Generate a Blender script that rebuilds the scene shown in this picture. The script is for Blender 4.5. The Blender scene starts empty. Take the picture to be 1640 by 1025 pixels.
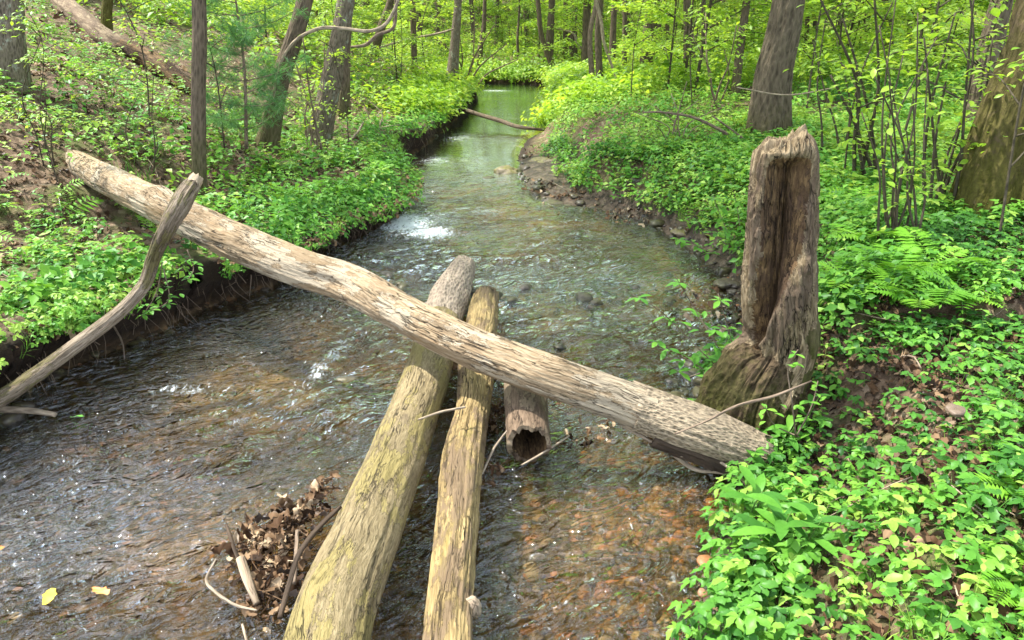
import bpy, math, random
import numpy as np
from mathutils import Vector, Matrix

# ------------------------------------------------------------------ camera, world, sun
SC = bpy.context.scene
COL = SC.collection
W0, H0 = 1640.0, 1025.0
F = 1150.0
CAMH = 2.0
PITCH = math.radians(22.3)
cam_d = bpy.data.cameras.new("camera")
cam_d.sensor_width = 36.0
cam_d.lens = 36.0 * F / W0
cam_d.clip_start = 0.05
cam_d.clip_end = 1000
cam = bpy.data.objects.new("camera", cam_d)
cam.location = (0, 0, CAMH)
cam.rotation_euler = (math.pi / 2 - PITCH, 0, 0)
COL.objects.link(cam)
SC.camera = cam

SUN_EL, SUN_AZ = math.radians(60), math.radians(-72)      # azimuth measured from +Y towards +X
wd = bpy.data.worlds.new("World")
SC.world = wd
wd.use_nodes = True
nt = wd.node_tree
sky = nt.nodes.new('ShaderNodeTexSky')
sky.sky_type = 'NISHITA'
sky.sun_disc = False
sky.sun_elevation = SUN_EL
sky.sun_rotation = SUN_AZ
sky.air_density = 1.0
sky.dust_density = 3.0
bg = nt.nodes['Background']
bg.inputs['Strength'].default_value = 0.15
tcw = nt.nodes.new('ShaderNodeTexCoord')
mpw = nt.nodes.new('ShaderNodeMapping'); mpw.inputs['Scale'].default_value = (1, 1, 2.2)
nzw = nt.nodes.new('ShaderNodeTexNoise'); nzw.inputs['Scale'].default_value = 2.3; nzw.inputs['Detail'].default_value = 6; nzw.inputs['Roughness'].default_value = .55
crw = nt.nodes.new('ShaderNodeValToRGB'); crw.color_ramp.elements[0].position = .40; crw.color_ramp.elements[1].position = .58
mxw = nt.nodes.new('ShaderNodeMix'); mxw.data_type = 'RGBA'; mxw.inputs[7].default_value = (8.2, 8.8, 9.8, 1)     # bright spring clouds
nt.links.new(tcw.outputs['Generated'], mpw.inputs[0]); nt.links.new(mpw.outputs[0], nzw.inputs['Vector']); nt.links.new(nzw.outputs[0], crw.inputs[0])
nt.links.new(crw.outputs[0], mxw.inputs[0]); nt.links.new(sky.outputs[0], mxw.inputs[6]); nt.links.new(mxw.outputs[2], bg.inputs['Color'])
sl = bpy.data.lights.new("sun", 'SUN')
sl.energy = 4.5
sl.angle = math.radians(1.5)
sl.color = (1.0, 0.95, 0.86)
sun = bpy.data.objects.new("sun", sl)
sd_ = Vector((math.sin(SUN_AZ) * math.cos(SUN_EL), math.cos(SUN_AZ) * math.cos(SUN_EL), math.sin(SUN_EL)))
sun.rotation_euler = sd_.to_track_quat('Z', 'Y').to_euler()
COL.objects.link(sun)
SC.view_settings.view_transform = 'Standard'
SC.view_settings.look = 'None'
SC.view_settings.exposure = 1.38
SC.view_settings.gamma = 1.0
SC.render.engine = 'CYCLES'
SC.cycles.use_denoising = True
SC.cycles.max_bounces = 8
SC.cycles.diffuse_bounces = 3
SC.cycles.glossy_bounces = 3
SC.cycles.transmission_bounces = 5
SC.cycles.transparent_max_bounces = 8
SC.cycles.sample_clamp_indirect = 6

rng = np.random.default_rng(7)
random.seed(7)

# ------------------------------------------------------------------ maths helpers
CP, SP = math.cos(PITCH), math.sin(PITCH)
FWD = np.array([0, CP, -SP]); UPV = np.array([0, SP, CP])
CAM = np.array([0, 0, CAMH])

def proj(p):
    d = np.array(p) - CAM; w = np.dot(d, FWD)
    return W0 / 2 + F * d[0] / w, H0 / 2 - F * np.dot(d, UPV) / w

def ray(px, py):
    return FWD + np.array([1, 0, 0]) * (px - W0 / 2) / F - UPV * (py - H0 / 2) / F

def P(px, py, z=0.0):
    d = ray(px, py)
    return CAM + d * ((z - CAMH) / d[2])

def PY(px, py, y):
    d = ray(px, py)
    return CAM + d * (y / d[1])

def depth(p):
    return float(np.dot(np.asarray(p) - CAM, FWD))

def rad(p, wpx):
    return wpx * 0.5 / F * depth(p)

def _hash(ix, iy, iz, seed):
    with np.errstate(over='ignore'):
        h = (ix.astype(np.int64) * 374761393 + iy.astype(np.int64) * 668265263 + iz.astype(np.int64) * 2147483647 + seed * 974711) & 0xffffffff
        h = ((h ^ (h >> 13)) * 1274126177) & 0xffffffff
        h = (h ^ (h >> 16)) & 0xffffffff
        h = (h * 2246822519) & 0xffffffff
        h = h ^ (h >> 15)
    return (h & 0xffffff) / float(0xffffff)

def vnoise(x, y, z=0.0, seed=0):
    x = np.asarray(x, float); y = np.asarray(y, float) + 0 * x; z = np.asarray(z, float) + 0 * x
    ix = np.floor(x); iy = np.floor(y); iz = np.floor(z)
    fx = x - ix; fy = y - iy; fz = z - iz
    fx = fx * fx * (3 - 2 * fx); fy = fy * fy * (3 - 2 * fy); fz = fz * fz * (3 - 2 * fz)
    r = 0
    for a in (0, 1):
        for b in (0, 1):
            for c in (0, 1):
                w = (fx if a else 1 - fx) * (fy if b else 1 - fy) * (fz if c else 1 - fz)
                r = r + w * _hash(ix + a, iy + b, iz + c, seed)
    return r * 2 - 1

def fbm(x, y, z=0.0, oct=4, seed=0, gain=0.5):
    a, s, t = 1.0, 0.0, 0.0
    for i in range(oct):
        s = s + a * vnoise(x * 2 ** i, y * 2 ** i, z * 2 ** i if not np.isscalar(z) else z * 2 ** i, seed + i * 17)
        t += a
        a *= gain
    return s / t

def ss(x, a=0.0, b=1.0):
    t = np.clip((x - a) / (b - a), 0, 1)
    return t * t * (3 - 2 * t)

def catmull(pts, n):
    pts = [np.asarray(p, float) for p in pts]
    p = [2 * pts[0] - pts[1]] + pts + [2 * pts[-1] - pts[-2]]
    out = []
    m = len(pts) - 1
    for k in range(n + 1):
        u = k / n * m
        i = min(int(u), m - 1)
        t = u - i
        a, b, c, d = p[i], p[i + 1], p[i + 2], p[i + 3]
        out.append(0.5 * (2 * b + (c - a) * t + (2 * a - 5 * b + 4 * c - d) * t * t + (3 * b - a - 3 * c + d) * t ** 3))
    return np.array(out)

# ------------------------------------------------------------------ stream outline (px, py, h1, w1, h2, d2)
LEFT = [(-420, 860, .40, .15, .0, 1), (-160, 730, .40, .15, .0, 1), (0, 650, .40, .12, .0, 1), (90, 600, .42, .12, .05, 1), (190, 560, .42, .12, .05, 1),
        (290, 512, .42, .12, .05, 1), (380, 478, .40, .12, .05, 1), (450, 455, .36, .12, .05, 1), (520, 405, .34, .12, .05, 1),
        (590, 378, .32, .14, .05, 1), (632, 350, .34, .14, .05, 1), (625, 305, .4, .14, .0, 1), (605, 268, .5, .14, .0, 1),
        (655, 252, .45, .14, .0, 1), (690, 228, .42, .2, .1, 1), (725, 198, .45, .2, .1, 1), (748, 172, .5, .2, .1, 1),
        (757, 152, .5, .2, .1, 1), (735, 143, .5, .3, .1, 1), (690, 140, .5, .3, .1, 1)]
RIGHT = [(690, 134, .25, .3, .2, .5), (780, 135, .25, .3, .2, .5), (868, 138, .3, .3, .2, .5), (885, 150, .4, .3, .1, 1), (892, 178, .35, .25, .1, .6), (885, 205, .2, .3, .3, .5),
         (848, 220, .07, .25, .45, .2), (828, 248, .08, .25, .45, .6), (836, 285, .07, .25, .45, .85), (862, 322, .06, .25, .45, .72),
         (960, 338, .06, .2, .45, .12), (1020, 355, .12, .2, .4, .08), (1080, 385, .14, .2, .4, .06), (1130, 425, .1, .2, .4, .08),
         (1172, 470, .1, .2, .45, .1), (1185, 520, .1, .2, .5, .1), (1180, 565, .1, .2, .5, .1), (1130, 610, .2, .15, .3, .2),
         (1120, 660, .25, .15, .25, .2), (1195, 725, .2, .15, .25, .25), (1215, 775, .12, .15, .3, .25), (1175, 830, .12, .15, .3, .25),
         (1150, 890, .12, .15, .3, .2), (1135, 960, .12, .15, .3, .2), (1125, 1060, .12, .15, .3, .2), (1105, 1300, .12, .15, .3, .2), (1100, 2400, .12, .15, .3, .2)]

def outline(rows, n):
    a = []
    for r in rows:
        p = P(r[0], r[1], 0)
        a.append([p[0], p[1], *r[2:]])
    return catmull(a, n)

LW = outline(LEFT, 150)
RW = outline(RIGHT, 190)
LW = np.vstack([[LW[0][0] - 6, LW[0][1] - 2.5, *LW[0][2:]], LW])
RW = np.vstack([RW, [1.0, -4, *RW[-1][2:]]])
POLY = np.vstack([LW, RW])
CLOSE = np.array([[POLY[0, 0], -4]])

def seg_dist(x, y, pl):
    """distance to polyline, with interpolated params"""
    best = np.full(x.shape, 1e9)
    par = np.zeros(x.shape + (pl.shape[1] - 2,))
    for i in range(len(pl) - 1):
        ax, ay = pl[i, :2]; bx, by = pl[i + 1, :2]
        dx, dy = bx - ax, by - ay
        L = dx * dx + dy * dy + 1e-12
        t = np.clip(((x - ax) * dx + (y - ay) * dy) / L, 0, 1)
        d = np.hypot(x - ax - t * dx, y - ay - t * dy)
        m = d < best
        best[m] = d[m]
        pa = pl[i, 2:] + (pl[i + 1, 2:] - pl[i, 2:]) * t[m][:, None]
        par[m] = pa
    return best, par

def inside(x, y, pg):
    r = np.zeros(x.shape, bool)
    n = len(pg)
    j = n - 1
    for i in range(n):
        xi, yi = pg[i, 0], pg[i, 1]; xj, yj = pg[j, 0], pg[j, 1]
        c = ((yi > y) != (yj > y)) & (x < (xj - xi) * (y - yi) / (yj - yi + 1e-12) + xi)
        r ^= c
        j = i
    return r

PG = np.vstack([POLY[:, :2], CLOSE])

def terrain(x, y):
    """returns z, signed distance (land > 0), left weight"""
    x = np.asarray(x, float).ravel(); y = np.asarray(y, float).ravel()
    dl, pl_ = seg_dist(x, y, LW)
    dr, pr_ = seg_dist(x, y, RW)
    ins = inside(x, y, PG)
    d = np.minimum(dl, dr)
    par = np.where((dl < dr)[:, None], pl_, pr_)
    sd = np.where(ins, -d, d)
    sd = sd + 0.05 * fbm(x * 3, y * 3, 0.3, 3, 5) + 0.012 * vnoise(x * 14, y * 14, 1.2, 9)
    left = ss((dr - dl) / (dr + dl + 1e-6), -0.25, 0.25)
    z = par[:, 0] * ss(sd / par[:, 1]) + par[:, 2] * ss((sd - par[:, 3]) / 0.55)
    # hillside on the left, flood plain on the right
    hillL = 0.10 * np.maximum(sd - 0.1, 0) + 0.34 * np.maximum(sd - 1.3, 0) * (0.45 + 0.55 * ss(-x, -1, 3))
    hillL = np.where(hillL > 7, 7 + (hillL - 7) * 0.25, hillL)
    hillL = hillL / (1 + 0.02 * hillL)
    hillR = 0.12 * np.minimum(np.maximum(sd - 0.2, 0), 2.5) + 0.01 * np.maximum(sd - 2, 0)
    far = 7.0 * ss(np.hypot(x, y), 38, 75)
    land = left * hillL * (1 - 0.45 * ss(y, 16, 26)) + (1 - left) * hillR + far
    z = z + land
    und = ss(sd, 0, 0.8)
    z = z + und * (0.10 * fbm(x * 0.8, y * 0.8, 2.2, 3, 21) + 0.035 * fbm(x * 4, y * 4, 4.0, 3, 25))
    z = z + ss(sd, 0, 6) * 0.25 * fbm(x * 0.2, y * 0.2, 7.0, 2, 33)
    bed = -(0.05 + 0.17 * ss(-sd, 0, 0.9) * (0.75 + 0.25 * left)) + 0.05 * fbm(x * 2.2, y * 2.2, 3, 3, 41) * ss(-sd, 0, 0.3)
    shallow = np.exp(-((x - 0.45) ** 2 / 0.7 + (y - 2.4) ** 2 / 0.8))
    bed = np.minimum(bed + 0.08 * shallow, -.035)
    barm = (1 - left) * (1 - ss(z, .06, .2)) * (sd > 0) * ss(y, 4, 5) * (y < 11.5)
    z = z + barm * (.055 * fbm(x * 3.2, y * 3.2, 8, 4, 55, .65) - .012)
    z = np.where(sd < 0, bed * ss(-sd / 0.12) + 0.0, z)
    return z, sd, left

def gz(x, y):
    return float(terrain(np.array([x]), np.array([y]))[0][0])

def G(px, py, dmax=70):
    """point of the ground seen at a pixel"""
    d = ray(px, py)
    ts = np.exp(np.linspace(math.log(1.2), math.log(dmax), 500))
    pts = CAM + d * ts[:, None]
    z = terrain(pts[:, 0], pts[:, 1])[0]
    z = np.maximum(z, 0)
    k = np.argmax(pts[:, 2] < z)
    if not (pts[:, 2] < z).any():
        k = len(ts) - 1
    p = pts[k].copy()
    p[2] = z[k]
    return p

# ------------------------------------------------------------------ mesh helpers
def make_mesh(name, V, faces, attrs=None, smooth=False):
    V = np.asarray(V, np.float32)
    me = bpy.data.meshes.new(name)
    faces = [np.asarray(f, np.int32) for f in faces if len(f)]
    nl = sum(f.size for f in faces); nf = sum(len(f) for f in faces)
    me.vertices.add(len(V)); me.vertices.foreach_set('co', V.ravel())
    me.loops.add(nl); me.polygons.add(nf)
    me.loops.foreach_set('vertex_index', np.concatenate([f.ravel() for f in faces]))
    st = []; o = 0
    for f in faces:
        st.append(o + np.arange(len(f)) * f.shape[1]); o += f.size
    me.polygons.foreach_set('loop_start', np.concatenate(st).astype(np.int32))
    if smooth:
        me.polygons.foreach_set('use_smooth', np.ones(nf, bool))
    for k, a in (attrs or {}).items():
        a = np.asarray(a, np.float32)
        if a.ndim == 1:
            at = me.attributes.new(k, 'FLOAT', 'POINT'); at.data.foreach_set('value', a)
        else:
            at = me.attributes.new(k, 'FLOAT_VECTOR', 'POINT'); at.data.foreach_set('vector', a.ravel())
    me.update(calc_edges=True)
    me.validate()
    return me

def link(name, me, mat, parent=None, loc=None):
    o = bpy.data.objects.new(name, me)
    if mat: 
        if not me.materials: me.materials.append(mat)
    COL.objects.link(o)
    if parent is not None: o.parent = parent
    if loc is not None: o.location = loc
    return o

def tag(o, label, cat, group=None, kind=None):
    if label: o['label'] = label
    if cat: o['category'] = cat
    if group: o['group'] = group
    if kind: o['kind'] = kind
    return o

def empty(name, loc, label, cat, group=None, rotz=0, scale=1):
    o = bpy.data.objects.new(name, None)
    o.location = loc; o.rotation_euler = (0, 0, rotz); o.scale = (scale,) * 3
    o.empty_display_size = 0.1
    COL.objects.link(o)
    return tag(o, label, cat, group)

def dup(root, loc, rotz=0, scale=1, label=None, group=None):
    r = root.copy(); COL.objects.link(r)
    r.location = loc; r.rotation_euler = (0, 0, rotz); r.scale = (scale,) * 3
    if label: r['label'] = label
    if group: r['group'] = group
    for ch in list(root.children):
        c = ch.copy(); COL.objects.link(c); c.parent = r
        for g in list(ch.children):
            d = g.copy(); COL.objects.link(d); d.parent = c
    return r

class MB:
    def __init__(s):
        s.V = []; s.F3 = []; s.F4 = []; s.n = 0; s.A = {}
    def add(s, V, F3=None, F4=None, **attrs):
        V = np.asarray(V, float)
        s.V.append(V)
        if F3 is not None and len(F3): s.F3.append(np.asarray(F3) + s.n)
        if F4 is not None and len(F4): s.F4.append(np.asarray(F4) + s.n)
        for k, a in attrs.items():
            s.A.setdefault(k, []).append(np.asarray(a, float))
        s.n += len(V)
        return s
    def mesh(s, name, off=None, smooth=False):
        V = np.concatenate(s.V)
        if off is not None: V = V - np.asarray(off)
        fs = []
        if s.F3: fs.append(np.concatenate(s.F3))
        if s.F4: fs.append(np.concatenate(s.F4))
        return make_mesh(name, V, fs, {k: np.concatenate(a) for k, a in s.A.items()}, smooth)

def tube(pts, radii, seg=10, rfun=None, close0=True, close1=True, jag=0.0, seed=0, up=None):
    """swept tube; returns V, F3, F4, lc"""
    pts = np.asarray(pts, float); n = len(pts)
    radii = np.asarray(radii, float) * np.ones(n)
    T = np.gradient(pts, axis=0); T /= np.linalg.norm(T, axis=1)[:, None] + 1e-12
    u = np.array(up, float) if up is not None else (np.array([0, 0, 1.0]) if abs(T[0][2]) < 0.9 else np.array([0, -1.0, 0]))
    s = np.concatenate([[0], np.cumsum(np.linalg.norm(np.diff(pts, axis=0), axis=1))])
    A = np.zeros((n, 3)); B = np.zeros((n, 3))
    for i in range(n):
        u = u - T[i] * np.dot(u, T[i]); u /= np.linalg.norm(u) + 1e-12
        A[i] = u; B[i] = np.cross(T[i], u)
    th = np.linspace(0, 2 * np.pi, seg, endpoint=False)
    TH = np.tile(th, (n, 1)); SS = np.tile(s[:, None], (1, seg))
    R = radii[:, None] * np.ones((n, seg))
    if rfun is not None:
        R = R * rfun(TH, SS, np.tile(radii[:, None], (1, seg)))
    off = np.zeros((n, seg))
    if jag:
        off[-1] = jag * fbm(np.cos(th) * 3 + seed, np.sin(th) * 3, 0.5, 3, seed + 3)
        off[0] = jag * fbm(np.cos(th) * 3 + seed, np.sin(th) * 3, 5.5, 3, seed + 4)
    V = pts[:, None] + R[..., None] * (np.cos(TH)[..., None] * A[:, None] + np.sin(TH)[..., None] * B[:, None]) + off[..., None] * T[:, None]
    lc = np.stack([R * np.cos(TH), R * np.sin(TH), SS], -1).reshape(-1, 3)
    V = V.reshape(-1, 3)
    i = np.arange(n - 1)[:, None] * seg; j = np.arange(seg)[None]; j2 = (j + 1) % seg
    F4 = np.stack([i + j, i + j2, i + seg + j2, i + seg + j], -1).reshape(-1, 4)
    F3 = []
    if close1:
        c = len(V); V = np.vstack([V, pts[-1] + T[-1] * jag * 0.3]); lc = np.vstack([lc, [0, 0, s[-1]]])
        k = (n - 1) * seg
        F3 += [[k + a, k + (a + 1) % seg, c] for a in range(seg)]
    if close0:
        c = len(V); V = np.vstack([V, pts[0]]); lc = np.vstack([lc, [0, 0, 0]])
        F3 += [[(a + 1) % seg, a, c] for a in range(seg)]
    return V, (np.array(F3) if F3 else None), F4, lc

def tube_obj(name, pts, radii, mat, parent=None, org=(0, 0, 0), seg=10, rfun=None, jag=0.0, seed=0, smooth=True, **kw):
    V, F3, F4, lc = tube(pts, radii, seg, rfun, jag=jag, seed=seed, **kw)
    mb = MB(); mb.add(V, F3, F4, lc=lc)
    return link(name, mb.mesh(name, org, smooth), mat, parent)

def rotm(yaw, pitch=0.0, roll=0.0):
    cy, sy = math.cos(yaw), math.sin(yaw); cp, sp = math.cos(pitch), math.sin(pitch); cr, sr = math.cos(roll), math.sin(roll)
    Rz = np.array([[cy, -sy, 0], [sy, cy, 0], [0, 0, 1]]); Rx = np.array([[1, 0, 0], [0, cp, -sp], [0, sp, cp]]); Ry = np.array([[cr, 0, sr], [0, 1, 0], [-sr, 0, cr]])
    return Rz @ Rx @ Ry

def xf(T, s=1.0, R=None, t=(0, 0, 0)):
    V, Fc = T
    V = V * s
    if R is not None: V = V @ R.T
    return V + np.asarray(t), Fc

def merge(Ts):
    Vs, Fs, n = [], [], 0
    for V, Fc in Ts:
        Vs.append(V); Fs.append(Fc + n); n += len(V)
    return np.concatenate(Vs), np.concatenate(Fs)

def scatter(templates, pos, yaw, tilt, scale, tint, tiltdir=None, mb=None):
    """copy triangle templates to many places in one mesh"""
    mb = mb or MB()
    n = len(pos)
    if n == 0: return mb
    pick = rng.integers(0, len(templates), n)
    tiltdir = rng.uniform(0, 2 * np.pi, n) if tiltdir is None else tiltdir
    for k, (V, Fc) in enumerate(templates):
        m = np.where(pick == k)[0]
        if not len(m): continue
        cy, sy = np.cos(yaw[m]), np.sin(yaw[m])
        R = np.zeros((len(m), 3, 3)); R[:, 0, 0] = cy; R[:, 0, 1] = -sy; R[:, 1, 0] = sy; R[:, 1, 1] = cy; R[:, 2, 2] = 1
        a = tiltdir[m]; ax = np.stack([np.cos(a), np.sin(a), 0 * a], 1)
        t = tilt[m]; c = np.cos(t); s = np.sin(t)
        K = np.zeros((len(m), 3, 3)); K[:, 0, 2] = ax[:, 1]; K[:, 1, 2] = -ax[:, 0]; K[:, 2, 0] = -ax[:, 1]; K[:, 2, 1] = ax[:, 0]
        I = np.eye(3)[None]
        Q = I + s[:, None, None] * K + (1 - c)[:, None, None] * (K @ K)
        M = Q @ R * scale[m][:, None, None]
        VV = np.einsum('nij,vj->nvi', M, V) + pos[m][:, None]
        FF = Fc[None] + (np.arange(len(m)) * len(V))[:, None, None]
        ti = np.repeat(tint[m], len(V)) + np.tile(np.linspace(-.03, .03, len(V)), len(m))
        mb.add(VV.reshape(-1, 3), F3=FF.reshape(-1, 3), tint=ti)
    return mb

# ------------------------------------------------------------------ leaf templates (base at origin, along +Y)
def leaf(L=1.0, Wd=0.5, fold=0.25, droop=0.2, n=4, tooth=0.0, peak=0.42, twist=0):
    V = [(0, 0, 0)]; Fc = []
    for i in range(1, n):
        s = i / n
        w = Wd * 0.5 * (math.sin(math.pi * min(1, s ** (0.5 / max(peak, .2)) ))) ** 0.8
        w *= 1 + tooth * (1 if i % 2 else -1)
        z = -droop * s * s * L
        V += [(0, s * L, z), (-w, s * L + tooth * .05, z + fold * w), (w, s * L - tooth * .05, z + fold * w)]
    V.append((0, L, -droop * L))
    t = len(V) - 1
    Fc += [(0, 3, 1), (0, 1, 2)]
    for i in range(1, n - 1):
        a = 1 + 3 * (i - 1); b = a + 3
        Fc += [(a, a + 2, b), (a + 2, b + 2, b), (a + 1, a, b), (a + 1, b, b + 1)]
    a = 1 + 3 * (n - 2)
    Fc += [(a, a + 2, t), (a + 1, a, t)]
    return np.array(V, float), np.array(Fc)

def leaf2(L=1.0, Wd=0.5, fold=0.3):
    w = Wd / 2
    return np.array([(0, 0, 0), (-w, .45 * L, fold * w), (w, .45 * L, fold * w), (0, L, -0.08 * L)]), np.array([(0, 2, 3), (0, 3, 1)])

def blade(L, w, bend):
    V = []; n = 3
    for i in range(n + 1):
        s = i / n; ww = w * (1 - s) ** 0.7
        V += [(-ww, bend * s * s * L, s * L * (1 - .3 * bend * s)), (ww, bend * s * s * L, s * L * (1 - .3 * bend * s))]
    Fc = []
    for i in range(n):
        a = 2 * i
        Fc += [(a, a + 1, a + 3), (a, a + 3, a + 2)]
    return np.array(V), np.array(Fc)

def stalk(p0, p1, w=0.002):
    p0 = np.array(p0, float); p1 = np.array(p1, float)
    d = np.array([w, w * .5, 0]); e = np.array([-w * .5, w, 0])
    return np.array([p0 - d, p0 + d, p1, p0 + e]), np.array([(0, 1, 2), (1, 3, 2), (3, 0, 2)])

def trifoliate(hi=True, rs=None):
    """low herb: several stalks each ending in three toothed leaflets"""
    rs = rs or random
    out = []
    for k in range(rs.randint(3, 5)):
        a = rs.uniform(0, 6.28); r = rs.uniform(.02, .09); h = rs.uniform(.05, .15)
        p = (r * math.cos(a), r * math.sin(a), h)
        if hi: out.append(stalk((0, 0, 0), p, .0013))
        for da in (-1.15, 0, 1.15):
            L = rs.uniform(.038, .055) * (1.12 if da == 0 else .95)
            lf = leaf(L, L * .60, .35, .3, 7, .13, .4) if hi else leaf2(L, L * .62)
            out.append(xf(lf, 1, rotm(a - math.pi / 2 + da + rs.uniform(-.2, .2), rs.uniform(-.35, .25), rs.uniform(-.3, .3)), p))
    return merge(out)

def seedling(hi=True, rs=None, big=1.0):
    rs = rs or random
    out = []
    h = rs.uniform(.06, .2) * big
    if hi: out.append(stalk((0, 0, 0), (0, 0, h), .0015))
    n = rs.randint(2, 4)
    for i in range(n):
        z = h * (i + 1) / n; a0 = i * 1.57 + rs.uniform(-.3, .3)
        for q in (0, math.pi):
            L = rs.uniform(.03, .06) * big * (1 - .12 * i)
            lf = leaf(L, L * .5, .25, .25, 4) if hi else leaf2(L, L * .5)
            out.append(xf(lf, 1, rotm(a0 + q, rs.uniform(-.2, .4)), (0, 0, z)))
    return merge(out)

def grass_tuft(rs=None, L=.2):
    rs = rs or random
    return merge([xf(blade(L * rs.uniform(.5, 1.2), .0025, rs.uniform(.2, .9)), 1, rotm(rs.uniform(0, 6.28)), (rs.uniform(-.03, .03), rs.uniform(-.03, .03), 0)) for _ in range(9)])

def frond(L=.4, n=13, rs=None, w=.2, rise=1.0):
    """fern frond arching along +Y, pinnae both sides"""
    rs = rs or random
    out = []
    def c(s):
        return np.array([0, L * s * (1 - .1 * s), L * (rise * .75 * s - .62 * rise * s * s)])
    for i in range(n):
        out.append(stalk(c(i / n), c((i + 1) / n), .0022))
    for i in range(1, n):
        s = i / n
        wl = w * L * (math.sin(math.pi * (s * .85 + .12)) ** .8) * 1.6
        for sg in (-1, 1):
            lf = leaf2(wl, L * .075, .1)
            out.append(xf(lf, 1, rotm(-sg * (math.pi / 2 - .35), rs.uniform(-.15, .05)), c(s)))
    out.append(xf(leaf2(L * .09, L * .03), 1, rotm(0, -.4), c(1)))
    return merge(out)

def clump(n=14, r=.12, rs=None, lf=.045, hmin=.03, hmax=.14):
    rs = rs or random
    out = []
    for k in range(n):
        a = rs.uniform(0, 6.28); q = r * math.sqrt(rs.random())
        L = lf * rs.uniform(.7, 1.3)
        out.append(xf(leaf2(L, L * .6), 1, rotm(rs.uniform(0, 6.28), rs.uniform(-.5, .5), rs.uniform(-.5, .5)), (q * math.cos(a), q * math.sin(a), rs.uniform(hmin, hmax))))
    return merge(out)

def dead_leaf(rs=None):
    rs = rs or random
    V, Fc = leaf(.085, rs.uniform(.03, .055), rs.uniform(-.6, 1.2), rs.uniform(-.5, .9), 7, rs.uniform(.1, .38))
    V = V.copy(); V[:, 2] += .014 * np.sin(V[:, 0] * 120 + rs.uniform(0, 6)) + .008 * np.sin(V[:, 1] * 130 + rs.uniform(0, 6)) + .012
    return V, Fc

def ico(sub=1):
    t = (1 + 5 ** .5) / 2
    V = [(-1, t, 0), (1, t, 0), (-1, -t, 0), (1, -t, 0), (0, -1, t), (0, 1, t), (0, -1, -t), (0, 1, -t), (t, 0, -1), (t, 0, 1), (-t, 0, -1), (-t, 0, 1)]
    Fc = [(0, 11, 5), (0, 5, 1), (0, 1, 7), (0, 7, 10), (0, 10, 11), (1, 5, 9), (5, 11, 4), (11, 10, 2), (10, 7, 6), (7, 1, 8), (3, 9, 4), (3, 4, 2), (3, 2, 6), (3, 6, 8), (3, 8, 9), (4, 9, 5), (2, 4, 11), (6, 2, 10), (8, 6, 7), (9, 8, 1)]
    V = [np.array(v, float) / np.linalg.norm(v) for v in V]
    for _ in range(sub):
        cache = {}; N = []
        def mid(a, b):
            k = (min(a, b), max(a, b))
            if k not in cache:
                m = V[a] + V[b]; V.append(m / np.linalg.norm(m)); cache[k] = len(V) - 1
            return cache[k]
        for a, b, c in Fc:
            ab, bc, ca = mid(a, b), mid(b, c), mid(c, a)
            N += [(a, ab, ca), (b, bc, ab), (c, ca, bc), (ab, bc, ca)]
        Fc = N
    return np.array(V), np.array(Fc)

def stone(sub, sx, sy, sz, seed, amp=.25):
    V, Fc = ico(sub)
    V = V * (1 + amp * fbm(V[:, 0] * 1.3 + seed, V[:, 1] * 1.3, V[:, 2] * 1.3, 3, seed))[:, None]
    return V * np.array([sx, sy, sz]), Fc

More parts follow.
